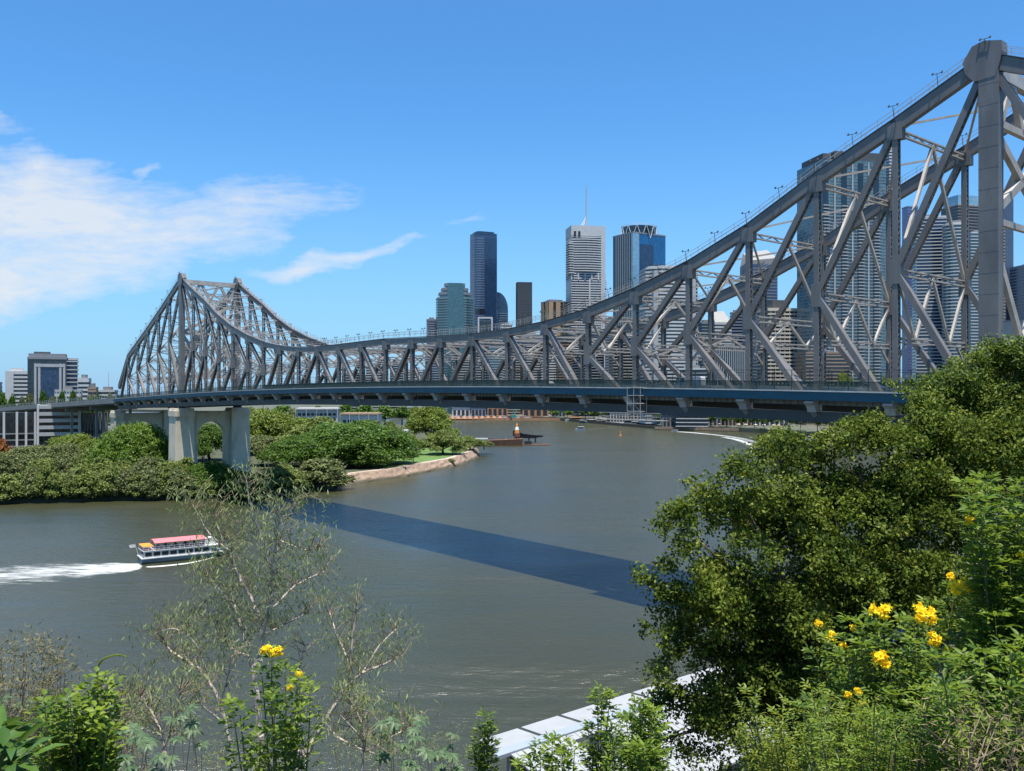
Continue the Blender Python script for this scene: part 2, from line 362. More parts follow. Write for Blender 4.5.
# cross frames between the trusses at every post
for i in range(1, NV-1):
    s = SV[i]; m = MB(); top = TOPZ[i]-.7; road = zd(s)+5.6
    a, b = B(s, 0, top), B(s, BW, top); c = (a+b)/2
    def strut(p, q, w=.42, h=.55, lace=False): m.beam(p, q, w, h, along)
    def lat(p, q, n=9, h=.9):       # light laced strut
        for o in (-h/2, h/2): m.beam(p+UP*o, q+UP*o, .40, .20, along)
        for t in range(n):
            u0, u1 = p.lerp(q, t/n), p.lerp(q, (t+1)/n); sg = 1 if t % 2 else -1
            m.beam(u0+UP*sg*h/2, u1-UP*sg*h/2, .2, .12, along)
    tower = i in (K0, K1)
    if tower:
        strut(a, b, 1.0, 1.7)
        z2 = top-6.5; p, q = B(s, 0, z2), B(s, BW, z2); strut(p, q, .7, .9)
        for t in range(6):
            u0 = a.lerp(b, t/6) if t % 2 == 0 else p.lerp(q, t/6); u1 = p.lerp(q, (t+1)/6) if t % 2 == 0 else a.lerp(b, (t+1)/6)
            strut(u0, u1, .7, .95)
        z3 = top-19; r, w = B(s, 0, z3), B(s, BW, z3); strut(r, w, .6, .8)
        strut(p, w, .7, 1.1); strut(q, r, .7, 1.1)
        z4 = road+1; r2, w2 = B(s, 0, z4), B(s, BW, z4); strut(r2, w2, .7, 1.2)
        strut(r, (r2+w2)/2, .6, 1.0); strut(w, (r2+w2)/2, .6, 1.0)
    else:
        lat(a, b, 10, .7)
        if MIDZ[i] and MIDZ[i] > road+1.2:
            zm = MIDZ[i]; p, q = B(s, 0, zm), B(s, BW, zm); lat(p, q, 10, .8)
            strut(c, p, .4, .42); strut(c, q, .4, .42)
            low = zm
        else: low = top
        z4 = max(road, min(road+1.5, low-2)); r, w = B(s, 0, z4), B(s, BW, z4)
        p, q = B(s, 0, low), B(s, BW, low); cc = (p+q)/2
        if low-z4 > 1.2:
            lat(r, w, 10, .6)
            nz = 4
            for t in range(nz):
                u0 = p.lerp(q, t/nz) if t % 2 == 0 else r.lerp(w, t/nz); u1 = r.lerp(w, (t+1)/nz) if t % 2 == 0 else p.lerp(q, (t+1)/nz)
                strut(u0, u1, .36, .38)
        kb = 3.2
        strut(B(s, 0, z4-3), B(s, kb, z4), .3, .3); strut(B(s, BW, z4-3), B(s, BW-kb, z4), .3, .3)
    m.build('cross_frame', M['steel_sunlit'], bridge)
for i in range(1, NV-2):       # bracing between the top chords
    m = MB()
    a, b, c, d = B(SV[i], 0, TOPZ[i]), B(SV[i], BW, TOPZ[i]), B(SV[i+1], 0, TOPZ[i+1]), B(SV[i+1], BW, TOPZ[i+1])
    m.beam(a, d, .26, .3, UP); m.beam(b, c, .26, .3, UP); m.build('lateral_brace', M['steel_sunlit'], bridge)
# floor: deck slab, floor beams, footways, blue beams, fascia, brackets, fences
sA, sB = -100.0, MAIN+6*AP+420
stations = list(np.arange(sA, sB, 5.0))
def strip(n0, n1, z0, z1, sa=sA, sb=MAIN+6*AP, st=None):
    m = MB(); ss = [x for x in stations if sa < x < sb]; ss = [sa]+ss+[sb]
    vs = []
    for s in ss: vs += [B(s, n0, zd(s)+z0), B(s, n1, zd(s)+z0), B(s, n1, zd(s)+z1), B(s, n0, zd(s)+z1)]
    fs = [(0, 1, 2, 3)]
    for i in range(len(ss)-1):
        o = 4*i
        fs += [(o+(t+1) % 4, o+t, o+4+t, o+4+(t+1) % 4) for t in range(4)]
    e = 4*(len(ss)-1); fs.append((e+3, e+2, e+1, e))
    return m.add(vs, fs)
strip(.9, BW-.9, -.9, -.25, sA, sB).build('deck_slab', M['asphalt'], bridge)
for n0, sg in ((0, -1), (BW, 1)):
    lo, hi = sorted((n0+sg*.75, n0+sg*2.35))
    strip(lo, hi, -.28, -.1).build('footway', M['palecon'], bridge)
    lo, hi = sorted((n0+sg*2.25, n0+sg*2.6))
    strip(lo, hi, -1.36, -.16).build('blue_edge_beam', M['bluebeam'], bridge)
    lo, hi = sorted((n0+sg*2.2, n0+sg*2.75))
    strip(lo, hi, -.117, .06).build('kerb_edge', M['palesteel'], bridge)
    lo, hi = sorted((n0+sg*.62, n0+sg*.72))
    m = strip(lo, hi, -2.05, -.9)
    s = -60.0
    while s < MAIN+6*AP:
        m.beam(B(s, n0+sg*.78, zd(s)-2.05), B(s, n0+sg*.78, zd(s)-1.0), .12, .16, along); s += 1.15
    m.build('slatted_fascia', M['fascia'], bridge)
    lo, hi = sorted((n0-sg*1.0, n0-sg*1.25))
    strip(lo, hi, -.25, .55, sA, sB).build('road_barrier', M['palesteel'], bridge)
    f = MB(); s = sA
    while s < MAIN+6*AP:
        z = zd(s)+.06
        f.beam(B(s, n0+sg*2.45, z), B(s, n0+sg*2.45, z+3.0), .09, .09, along); s += P/4
    ss = np.arange(sA, MAIN+6*AP, P/2)
    for a, b in zip(ss[:-1], ss[1:]):
        for z, t in ((3.0, .07), (2.2, .03), (1.75, .03), (1.35, .1), (.12, .06)):
            f.beam(B(a, n0+sg*2.45, zd(a)+z), B(b, n0+sg*2.45, zd(b)+z), t, t, side_n)
        x = a
        while x < b-.05:            # close set pickets
            f.beam(B(x, n0+sg*2.45, zd(x)+.12), B(x, n0+sg*2.45, zd(x)+1.35), .05, .075, side_n); x += .16 if a < 200 else .32
    f.build('safety_fence', M['fence'], bridge)
    for i in range(NV):
        s = SV[i]; z = zd(s); m = MB()
        pts = [(.55, -3.1), (.55, -.95), (2.5, -1.52), (2.5, -1.75), (1.9, -2.2), (1.5, -3.1)]
        vs = []
        for o in (-.7, .7): vs += [B(s+o, n0+sg*x, z+y) for x, y in pts]
        m.add(vs, [tuple(range(6)), tuple(range(11, 5, -1))]+[((t+1) % 6, t, 6+t, 6+(t+1) % 6) for t in range(6)])
        m.build('footway_bracket', M['bracket'], bridge)
for i in range(NV):
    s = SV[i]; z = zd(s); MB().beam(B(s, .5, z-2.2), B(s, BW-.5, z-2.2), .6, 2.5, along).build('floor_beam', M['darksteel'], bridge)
m = MB()
for n in np.linspace(2.5, BW-2.5, 7):
    for i in range(NV-1): m.beam(B(SV[i], n, zd(SV[i])-1.3), B(SV[i+1], n, zd(SV[i+1])-1.3), .3, .8, side_n)
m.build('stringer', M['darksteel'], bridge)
m = MB()
for i in range(NV-1):
    a, b = SV[i], SV[i+1]
    m.beam(B(a, 0, zb(a)-.2), B(b, BW, zb(b)-.2), .4, .3, UP); m.beam(B(a, BW, zb(a)-.25), B(b, 0, zb(b)-.25), .4, .3, UP)
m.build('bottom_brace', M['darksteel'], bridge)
for n0 in (0, BW):
    for s in (0, MAIN): MB().beam(B(s, n0, zb(s)-1.34), B(s, n0, zb(s)-.7), 2.2, 2.6, along).build('bearing', M['darksteel'], bridge)

C0 = {'mid': mat('grey_viaduct_concrete', (.20, .20, .195), .8, 0, .2, .3)}
# approach viaduct to the left of the truss
ap = thing('road_viaduct', 'low grey road viaduct running off the far end of the truss bridge', 'viaduct', (0, 0, 0))
sa = MAIN+6*AP+1
strip(-1.5, -1.2, -1.9, .45, sa, sB).build('parapet', C0['mid'], ap)
strip(BW+1.2, BW+1.5, -1.9, .45, sa, sB).build('parapet', C0['mid'], ap)
strip(-1.2, BW+1.2, -1.0, -.93, sa, sB).build('deck', M['darksteel'], ap)
for n in (-.6, 6, 13, BW+.6): strip(n, n+.5, -2.5, -1.003, sa, sB).build('girder', M['darksteel'], ap)
m = MB(); s = sa
while s < sB:
    m.beam(B(s, -1.35, zd(s)+.45), B(s, -1.35, zd(s)+2.0), .08, .1, along); s += 4
for a, b in zip(np.arange(sa, sB-6, 6), np.arange(sa+6, sB, 6)):
    for z in (1.2, 2.0): m.beam(B(a, -1.35, zd(a)+z), B(b, -1.35, zd(b)+z), .06, .06, UP)
m.build('handrail', M['palesteel'], ap)
for s in (sa+45, sa+90, sa+135):
    m = MB()
    for n in (3, BW-3): m.beam(B(s, n, 2), B(s, n, zd(s)-2.5), 1.1, 1.1, along)
    m.beam(B(s, 0, zd(s)-3.3), B(s, BW, zd(s)-3.3), 1.7, 1.6, along); m.build('support_frame', C0['mid'], ap)

# concrete piers
def pier(s, label, g0, half_t=3.2, sh=5.2):
    t = thing('concrete_pier', label, 'bridge pier', B(s, BW/2, g0))
    ztop = zb(s)-1.35
    inv = Matrix.Translation(-t.location)
    def put(name, mb, m):
        mb.v = [tuple(inv @ Vector(p)) for p in mb.v]; return mb.build(name, m, t)
    for n in (0, BW):
        m = MB()
        def sec(z, a, b): return [B(s-a, n-b, z), B(s+a, n-b, z), B(s+a, n+b, z), B(s-a, n+b, z)]
        m.hexa(sec(g0-3, half_t+.5, sh/2+.45)+sec(ztop-3.0, half_t+.1, sh/2+.1)); put('shaft', m, M['conc'])
        c = MB(); c.hexa(sec(ztop-3.0, half_t+.4, sh/2+.4)+sec(ztop-1.0, half_t+.4, sh/2+.4)); c.hexa(sec(ztop-.98, half_t+.2, sh/2+.2)+sec(ztop, half_t, sh/2)); put('capital', c, M['conc'])
    # wall with an arched opening between the shafts
    m = MB(); n0, n1 = sh/2+.3, BW-sh/2-.3; mid = BW/2; hw = 5.4; spring = ztop-10.5; wt = half_t*.55
    zt = ztop-1.2
    prof = [(mid-hw, g0-3)]+[(mid-hw*math.cos(a), spring+hw*1.0*math.sin(a)) for a in np.linspace(0, math.pi, 17)]+[(mid+hw, g0-3)]
    for o in (-1, 1):
        pass
    vs = []; fs = []
    for o in (-wt, wt): vs += [B(s+o, n, z) for n, z in prof]+[B(s+o, n1, g0-3), B(s+o, n1, zt), B(s+o, n0, zt), B(s+o, n0, g0-3)]
    q = len(prof); tot = q+4
    for o, rv in ((0, 0), (tot, 1)):
        quads = [(o, o+1, o+q+2, o+q+3)] if False else []
        # left jamb, right jamb, spandrel fan
        polys = [(o+0, o+1, o+q+3)]+[(o+i, o+i+1, o+q+2) if i < q//2 else (o+i, o+i+1, o+q+1) for i in range(1, q-2)]
        polys += [(o+1, o+q+2, o+q+3), (o+q//2, o+q+1, o+q+2), (o+q-2, o+q-1, o+q), (o+q-2, o+q, o+q+1)]
        fs += [tuple(reversed(f)) if rv else f for f in polys]
    for i in range(q-1): fs.append((i+1, i, tot+i, tot+i+1))
    fs += [(q+1, q+2, tot+q+2, tot+q+1)]
    m.add(vs, fs); put('arched_wall', m, M['conc'])
    c = MB()
    for o in (-1, 1): c.beam(B(s+o*(wt+.12), n0, ztop-2.2), B(s+o*(wt+.12), n1, ztop-2.2), .24, .9, along)
    put('string_course', c, M['conc'])
    return t
pier(MAIN, 'tall pale concrete pier with an arched opening under the far truss tower', 3.5, 3.2, 6.6)
pier(MAIN+6*AP+2, 'pale concrete end pier behind the rounded green tree, left of the tower pier', 5.0, 2.6, 4.6)
pier(0, 'concrete pier under the near tower, behind the big dark tree', 3.5, 3.0, 5.4)
# ================================================================== river
def watermat():
    m = bpy.data.materials.new('brown_river_water'); m.use_nodes = True; t = m.node_tree; b = t.nodes['Principled BSDF']; l = t.links
    def n_(ty, **k):
        x = t.nodes.new(ty)
        for a, c in k.items(): setattr(x, a, c)
        return x
    co = n_('ShaderNodeTexCoord')
    def no(scale, det, rot=0, st=(1, 1, 1), rough=.6, dist=0):
        mp = n_('ShaderNodeMapping'); mp.inputs['Rotation'].default_value = (0, 0, rot); mp.inputs['Scale'].default_value = st
        l.new(co.outputs['Object'], mp.inputs[0]); x = n_('ShaderNodeTexNoise'); x.inputs['Scale'].default_value = scale
        x.inputs['Detail'].default_value = det; x.inputs['Roughness'].default_value = rough; x.inputs['Distortion'].default_value = dist
        l.new(mp.outputs[0], x.inputs['Vector']); return x.outputs[0]
    def ma(op, a, c, d=None, clamp=False):
        x = n_('ShaderNodeMath', operation=op, use_clamp=clamp)
        for i, q in enumerate((a, c, d)):
            if q is None: continue
            if isinstance(q, (int, float)): x.inputs[i].default_value = q
            else: l.new(q, x.inputs[i])
        return x.outputs[0]
    big = no(.012, 4, R(35), (1, 2.6, 1), .6, 1.0)       # slicks and ruffled patches
    mid = no(.20, 5, R(12), (1, 2.3, 1))
    fine = no(.8, 6, R(15), (1, 1.8, 1), .65)
    ruff = n_('ShaderNodeMapRange'); ruff.inputs[1].default_value = .35; ruff.inputs[2].default_value = .65; ruff.inputs[3].default_value = .45; ruff.inputs[4].default_value = 1.25
    l.new(big, ruff.inputs[0])
    # boat wash running along the near bank
    mp = n_('ShaderNodeMapping'); mp.inputs['Rotation'].default_value = (0, 0, R(50)); l.new(co.outputs['Object'], mp.inputs[0])
    wv = n_('ShaderNodeTexWave', wave_type='BANDS', bands_direction='X', wave_profile='SIN'); wv.inputs['Scale'].default_value = .075
    wv.inputs['Distortion'].default_value = 2.2; wv.inputs['Detail'].default_value = 2; wv.inputs['Detail Scale'].default_value = .5; l.new(mp.outputs[0], wv.inputs[0])
    sp = n_('ShaderNodeSeparateXYZ'); l.new(co.outputs['Object'], sp.inputs[0])
    def spot(cx, cy, rx, ry):
        a = ma('DIVIDE', ma('SUBTRACT', sp.outputs[0], cx), rx); c = ma('DIVIDE', ma('SUBTRACT', sp.outputs[1], cy), ry)
        return ma('SUBTRACT', 1.0, ma('ADD', ma('MULTIPLY', a, a), ma('MULTIPLY', c, c)), clamp=True)
    wm = ma('MAXIMUM', spot(3, 112, 26, 20), ma('MULTIPLY', spot(-60, 119, 31, 26), .5))
    wm = ma('MULTIPLY', wm, ma('MULTIPLY', no(.05, 2), 2.0))
    chop = no(2.1, 4, R(-25), (1, 1.7, 1), .6)
    h = ma('MULTIPLY', ma('ADD', ma('MULTIPLY', chop, .025), ma('ADD', ma('MULTIPLY', fine, .22), ma('MULTIPLY', mid, .55))), ruff.outputs[0])
    h = ma('ADD', h, ma('MULTIPLY', ma('MULTIPLY', wv.outputs[0], wm), .13))
    bp = n_('ShaderNodeBump'); bp.inputs['Strength'].default_value = 1.0; bp.inputs['Distance'].default_value = 1.0; l.new(h, bp.inputs['Height'])
    l.new(bp.outputs[0], b.inputs['Normal'])
    cr = n_('ShaderNodeValToRGB'); cr.color_ramp.elements[0].color = (.033, .035, .013, 1); cr.color_ramp.elements[1].color = (.045, .045, .018, 1)
    cr.color_ramp.elements[0].position = .35; cr.color_ramp.elements[1].position = .65
    l.new(big, cr.inputs[0]); l.new(cr.outputs[0], b.inputs['Base Color'])
    b.inputs['Roughness'].default_value = .25; b.inputs['IOR'].default_value = 2.0
    b.inputs['Specular IOR Level'].default_value = .5
    return m
m = MB(); m.add([(-6000, -300, 0), (6000, -300, 0), (6000, 9000, 0), (-6000, 9000, 0)], [(0, 1, 2, 3)])
tag(m.build('river', watermat()), kind='structure')

# ================================================================== land
M['grass'] = mat('mown_grass', (.085, .15, .028), .9, 0, .3, .15)
M['soil'] = mat('park_soil', (.055, .06, .028), .95, 0, .4, .12, .2)
M['mud'] = mat('mud_bank', (.10, .085, .055), .8, 0, .3, .3)
M['stone'] = mat('pinkish_river_wall_stone', (.27, .19, .135), .9, 0, .42, .55, .35, .3, None, 10)
M['path'] = mat('pale_path', (.42, .36, .29), .9, 0, .12, .4)
M['city_ground'] = mat('city_ground', (.085, .09, .065), .9, 0, .3, .05)
shore = [onz(*p) for p in [(-420, 512), (-150, 505), (0, 503), (60, 502), (110, 500), (170, 499.5), (215, 498.5), (270, 496), (310, 492), (335, 488), (360, 482.5), (400, 477), (430, 471), (455, 466), (470, 460.5), (478, 455), (474, 449), (458, 444)]]
back = [p*1.194 for p in (Vector((-40, 560, 0)), Vector((-75, 700, 0)), Vector((-135, 880, 0)), Vector((-300, 1000, 0)), Vector((-700, 1300, 0)), Vector((-1500, 1700, 0)), Vector((-3000, 2500, 0)), Vector((-2000, 300, 0)))]
poly = shore+back
def inset(pts, d):
    o = []
    for i, p in enumerate(pts):
        a, b = pts[i-1], pts[(i+1) % len(pts)]; t = (b-a); t.z = 0; t.normalize(); o.append(p+Vector((-t.y, t.x, 0))*d)
    return o
GZ = 3.6
ins = inset(poly, 3.2)
m = MB(); n = len(poly)
vs = [(p.x, p.y, -1.0) for p in poly]+[(p.x, p.y, .35) for p in poly]+[(p.x, p.y, GZ) for p in ins]
fs = [(i, (i+1) % n, n+(i+1) % n, n+i) for i in range(n)]+[(n+i, n+(i+1) % n, 2*n+(i+1) % n, 2*n+i) for i in range(n)]+[tuple(range(2*n, 3*n))]
m.add(vs, fs); tag(m.build('park_ground', M['soil']), kind='structure')
# stone river wall round the point, path and lawn
ids = list(range(9, 18)); base = [poly[i] for i in ids]
def tidemark(m, z0, z1, k):
    # the wet, weedy foot of the wall below the high-water line
    t = m.node_tree; b = t.nodes['Principled BSDF']; src = b.inputs['Base Color'].links[0].from_socket
    co = t.nodes.new('ShaderNodeTexCoord'); s = t.nodes.new('ShaderNodeSeparateXYZ'); t.links.new(co.outputs['Object'], s.inputs[0])
    r = t.nodes.new('ShaderNodeMapRange'); r.inputs[1].default_value = z0; r.inputs[2].default_value = z1; t.links.new(s.outputs[2], r.inputs[0])
    x = t.nodes.new('ShaderNodeMix'); x.data_type = 'RGBA'; t.links.new(r.outputs[0], x.inputs[0]); x.inputs[6].default_value = (*k, 1); t.links.new(src, x.inputs[7]); t.links.new(x.outputs[2], b.inputs['Base Color'])
tidemark(M['stone'], .7, 1.3, (.10, .085, .055))
def dens(pts, k=6):
    o = []
    for i in range(len(pts)-1):
        for t in range(k):
            q = t/k; p0 = pts[max(i-1, 0)]; p1 = pts[i]; p2 = pts[i+1]; p3 = pts[min(i+2, len(pts)-1)]
            o.append(.5*((2*p1)+(p2-p0)*q+(2*p0-5*p1+4*p2-p3)*q*q+(3*p1-p0-3*p2+p3)*q**3))
    return o+[pts[-1]]
bd = dens(base); rnd = random.Random(4)
def ribbon(pts, offs, close=False):
    """sheet following a line; offs = list of (inland distance, height)"""
    m = MB(); vs = []; fs = []
    for i, p in enumerate(pts):
        a, b = pts[max(i-1, 0)], pts[min(i+1, len(pts)-1)]; t = (b-a); t.z = 0; t.normalize(); nn = Vector((-t.y, t.x, 0))
        for d, z in offs: vs.append(p+nn*d+Vector((0, 0, z)))
    k = len(offs)
    for i in range(len(pts)-1):
        for j in range(k-1): fs.append((i*k+j, (i+1)*k+j, (i+1)*k+j+1, i*k+j+1))
    return m.add(vs, fs)
m = ribbon(bd, [(-1.6, -.6), (-1.0, .5), (-.2, 1.5), (.8, 2.5), (1.7, 3.6), (2.3, 3.9), (2.9, 3.85), (2.9, 3.0)])
m.v = [(x+rnd.uniform(-.25, .25), y+rnd.uniform(-.25, .25), z+rnd.uniform(-.15, .15) if z > 0 else z) for x, y, z in m.v]
tag(m.build('river_wall', M['stone']), 'sloping pinkish stone river wall round the park point', 'river wall')
tag(ribbon(bd, [(3.0, 3.75), (5.6, 3.75)]).build('riverside_path', M['path']), kind='structure')
def offset(pts, d): return [p+Vector((-(pts[min(i+1, len(pts)-1)]-pts[max(i-1, 0)]).normalized().y, (pts[min(i+1, len(pts)-1)]-pts[max(i-1, 0)]).normalized().x, 0))*d for i, p in enumerate(pts)]
lw = offset(bd[12:40], 6.0); lb = offset(bd[12:40], 34.0)
m = MB(); q = len(lw); m.add([(p.x, p.y, 3.68) for p in lw]+[(p.x, p.y, 3.68) for p in lb], [(i, i+1, q+i+1, q+i) for i in range(q-1)]); tag(m.build('park_lawn', M['grass']), kind='structure')
# mud strip along the mangroves
tag(ribbon(dens(poly[1:9]), [(-2.2, -.3), (-.9, .06), (.8, .5)]).build('mud_bank', M['mud']), kind='structure')
# city bank
cs = [Vector((-4000, 3100, 0)), Vector((-1500, 2100, 0)), Vector((-700, 1650, 0)), Vector((-310, 1400, 0)), onz(405, 418), onz(450, 418.5), onz(540, 420), onz(600, 421.5), onz(640, 425), onz(662, 429.5), onz(700, 430), onz(760, 433), onz(830, 438), onz(900, 446), Vector((250, 470, 0)), Vector((220, 300, 0)), Vector((120, 150, 0)), Vector((400, 100, 0)), Vector((5000, 400, 0)), Vector((5000, 7000, 0)), Vector((-5000, 7000, 0))]
ci = [Vector(p) for p in cs]; n = len(cs); m = MB()
m.add([(p.x, p.y, -1) for p in cs]+[(p.x, p.y, 4.0) for p in ci], [(i, (i+1) % n, n+(i+1) % n, n+i) for i in range(n)]+[tuple(range(n, 2*n))])
tag(m.build('city_bank', M['city_ground']), kind='structure')
# near hillside below the viewer
def hill(x, y):
    sh = 66-.02*x+ (0.25*(x-12) if x > 12 else 0)           # where the bank meets the water
    prof = [(-60, 37), (-8, 36.2), (.0, 35.4), (2.0, 35.0), (5, 31.4), (10, 27.6), (20, 20), (32, 12), (46, 5.2), (sh-1, 2.6), (sh, 2.2), (sh+.8, -1), (sh+40, -6)]
    for (a, za), (b, zb_) in zip(prof[:-1], prof[1:]):
        if y <= b: return za+(zb_-za)*(y-a)/(b-a)
    return -6
xs = np.arange(-130, 131, 2.6); ys = np.concatenate([np.arange(-50, 0, 5), np.arange(0, 76, 1.5), [90, 110]])
rr = random.Random(3); m = MB(); vs = []; fs = []
for y in ys:
    for x in xs:
        z = hill(x, y); vs.append((x, y, z+(rr.uniform(-.25, .25) if 2 < z < 28 else 0)))
nx = len(xs)
for j in range(len(ys)-1):
    for i in range(nx-1): fs.append((j*nx+i, j*nx+i+1, (j+1)*nx+i+1, (j+1)*nx+i))
m.add(vs, fs); tag(m.build('hillside', mat('hillside_soil', (.075, .062, .035), .95, 0, .4, .8, .3)), kind='structure')
m = MB(); hh = []
for i, x in enumerate(np.linspace(-2600, -300, 24)): hh.append((x, 2300+200*math.sin(i), 22+14*abs(math.sin(i*1.3))+8*math.sin(i*.7)))
vs = [(x, y, 0) for x, y, z in hh]+[(x, y, z) for x, y, z in hh]+[(x, y+500, z*.6) for x, y, z in hh]; n = len(hh)
m.add(vs, [(i, i+1, n+i+1, n+i) for i in range(n-1)]+[(n+i, n+i+1, 2*n+i+1, 2*n+i) for i in range(n-1)])
tag(m.build('far_hills', mat('far_wooded_hills', (.05, .075, .045), .95, 0, .4, .02)), kind='structure')

KS = 1.194                                # far distances below are given in units of this
def far_at(px, py, Y): return at(px, py, Y*KS)
def far_z(py, Y): return zat(py, Y*KS)
# ================================================================== city buildings
G = {}
G['teal'] = glassmat('teal_curtain_glass', (.055, .125, .145), .12, (1.6, 1.9), .3)
G['navy'] = glassmat('navy_curtain_glass', (.020, .045, .095), .14, (1.5, 1.9), .35)
G['navyhi'] = glassmat('slate_blue_glass', (.055, .085, .15), .2, (1.5, 1.9), .25)
G['blue'] = glassmat('bright_blue_glass', (.012, .11, .27), .08, (1.6, 1.9), .3)
G['paleblue'] = glassmat('pale_blue_glass', (.22, .38, .48), .15, (1.6, 1.9), .2)
G['dark'] = glassmat('dark_tinted_glass', (.018, .024, .03), .12, (1.5, 1.8), .5)
G['brown'] = glassmat('dark_bronze_glass', (.045, .038, .035), .2, (1.5, 1.8), .3)
G['green'] = glassmat('sea_green_glass', (.09, .15, .155), .12, (1.7, 3.1), .5)
G['violet'] = glassmat('violet_blue_glass', (.09, .13, .28), .15, (1.6, 1.9), .25)
C_ = {}
C_['white'] = mat('white_facade', (.52, .51, .49), .7, 0, .08, .15)
C_['cream'] = mat('cream_facade', (.55, .49, .40), .75, 0, .08, .15)
C_['grey'] = mat('light_grey_facade', (.40, .395, .385), .75, 0, .1, .15)
C_['mid'] = mat('mid_grey_facade', (.22, .225, .235), .7, 0, .1, .15)
C_['dark'] = mat('dark_grey_facade', (.075, .08, .088), .7, 0, .15, .15)
C_['tan'] = mat('tan_stone_facade', (.42, .29, .17), .8, 0, .1, .15)
C_['brown'] = mat('brown_stone_facade', (.30, .21, .15), .8, 0, .1, .15)
C_['bluegrey'] = mat('blue_grey_panel', (.20, .24, .29), .6, 0, .1, .15)
C_['tealband'] = mat('grey_green_band', (.16, .22, .22), .6, 0, .1, .15)
C_['palroof'] = mat('pale_metal_roof', (.27, .265, .255), .6, 0, .1, .2)
C_['roof'] = mat('flat_roof_gravel', (.20, .195, .19), .9, 0, .2, .3)
RECT = [(-.5, -.5), (.5, -.5), (.5, .5), (-.5, .5)]
OCT = [(-.5, -.28), (-.28, -.5), (.28, -.5), (.5, -.28), (.5, .28), (.28, .5), (-.28, .5), (-.5, .28)]
ROUND = [(.5*math.cos(a), .5*math.sin(a)) for a in np.linspace(0, 2*math.pi, 25)[:-1]]
def rrect(r=.18, n=5):
    o = []
    for cx, cy, a0 in ((.5-r, .5-r, 0), (-.5+r, .5-r, 90), (-.5+r, -.5+r, 180), (.5-r, -.5+r, 270)):
        o += [(cx+r*math.cos(R(a0+90*t/n)), cy+r*math.sin(R(a0+90*t/n))) for t in range(n+1)]
    return o
def scaled(plan, w, d, off=0):
    return [(x*(w+2*off), y*(d+2*off)) for x, y in plan]
def tower(name, label, x0, x1, ytop, Y, yaw=14, ratio=.8, glass='navy', band=None, fh=3.7, bh=1.1, out=.3, plan=RECT, zbase=4, fins=0, finm='grey', parapet=True, zband0=None, cat='tower', group=None, plant=.5, cap='roof'):
    a = R(yaw); span = (x1-x0)*Y*KS/F; w = span/(abs(math.cos(a))+ratio*abs(math.sin(a))) if plan is not ROUND else span; d = w*ratio
    zt = far_z(ytop, Y); cx = ((x0+x1)/2-512)/F*Y*KS; pl0 = plan
    for it in range(12):
        cy = Y*KS+d*.5; q = [512+F*(cx+x*w*math.cos(a)-y*d*math.sin(a))/(cy+x*w*math.sin(a)+y*d*math.cos(a)) for x, y in pl0]
        w *= (x1-x0)/(max(q)-min(q)); d = w*ratio; cx += ((x0+x1)/2-(max(q)+min(q))/2)/F*cy
    t = thing(name, label, cat, (cx, Y*KS+d*.5, zbase), a, group); h = zt-zbase
    glass = G[glass] if isinstance(glass, str) else glass
    MB().prism(scaled(plan, w, d), 0, h-.4).build('facade', glass, t)
    if parapet: MB().prism(scaled(plan, w, d, .25), h-1.6, h).build('parapet', C_[band] if band else C_['mid'], t)
    if band:
        me = MB().prism(scaled(plan, w, d, out), 0, bh).mesh('floor_band', C_[band])
        z = zband0 if zband0 else 0
        fl = []
        while z < h-2.2: fl.append(z); z += fh
        for z in fl[-100:]: link('floor_band', me, t).location = (0, 0, z)
    if fins:
        me = MB().box(-.22, .22, -.35, .3, 0, h-1.7).mesh('fin', C_[finm])
        for i in range(fins):
            x = -w/2+w*(i+.5)/fins; f = link('fin', me, t); f.location = (x, -d/2-.1, 0)
        nf = max(1, int(fins*ratio))
        for i in range(nf):
            y = -d/2+d*(i+.5)/nf
            for sg in (-1, 1):
                f = link('fin', me, t); f.location = (sg*(w/2+.1), y, 0); f.rotation_euler = (0, 0, sg*R(90))
    if plant:
        MB().box(-w*plant/2, w*plant/2, -d*plant/2, d*plant/2, h-.39, h+2.6).build('plant_room', C_[cap] if cap in C_ else C_['mid'], t)
    return t, w, d, h
def sub(t, name, mb, m): return mb.build(name, m, t)

# --- teal stepped tower
t, w, d, h = tower('stepped_tower', 'teal glass office tower with stepped shoulders', 436, 473.5, 297, 1100, 10, .8, 'teal', 'tealband', 3.8, 1.3, .3, OCT, plant=0)
for k, (f, py) in enumerate(((.86, 292), (.72, 287.5), (.55, 282.5))):
    z1 = far_z(py, 1100)-4
    sub(t, 'stepped_top', MB().prism(scaled(OCT, w*f, d*f), h-.3, z1), G['teal']); 
    sub(t, 'step_coping', MB().prism(scaled(OCT, w*f, d*f, .4), z1-3.2, z1+.6), C_['mid'])
sub(t, 'glass_bay', MB().box(-w*.24, w*.2, -d/2-1.2, -d/2+2, 0, far_z(282.5, 1100)-5), G['paleblue'] if False else G['teal'])
# --- tall navy tower
t, w, d, h = tower('office_tower', 'tallest slim navy glass tower with a rounded crown', 470, 497, 236, 1200, 24, .85, 'navyhi', 'bluegrey', 4.0, .7, .25, rrect(.22), plant=0, parapet=False)
sub(t, 'crown', MB().prism(scaled(rrect(.22), w, d), h-.5, h+5).prism(scaled(rrect(.22), w*.8, d*.8), h+4.9, h+8), G['navy'])
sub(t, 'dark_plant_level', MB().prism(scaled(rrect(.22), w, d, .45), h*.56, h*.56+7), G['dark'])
sub(t, 'darker_bay', MB().box(-w*.12, w*.42, -d/2-.8, -d/2+3, 0, h-2), G['navy'])  # bay of darker navy glass on the front
tower('office_tower', 'small dark grey block left of the teal stepped tower', 426.5, 436.5, 319, 1130, 10, .9, 'navyhi', 'mid', 3.7, 1.2)
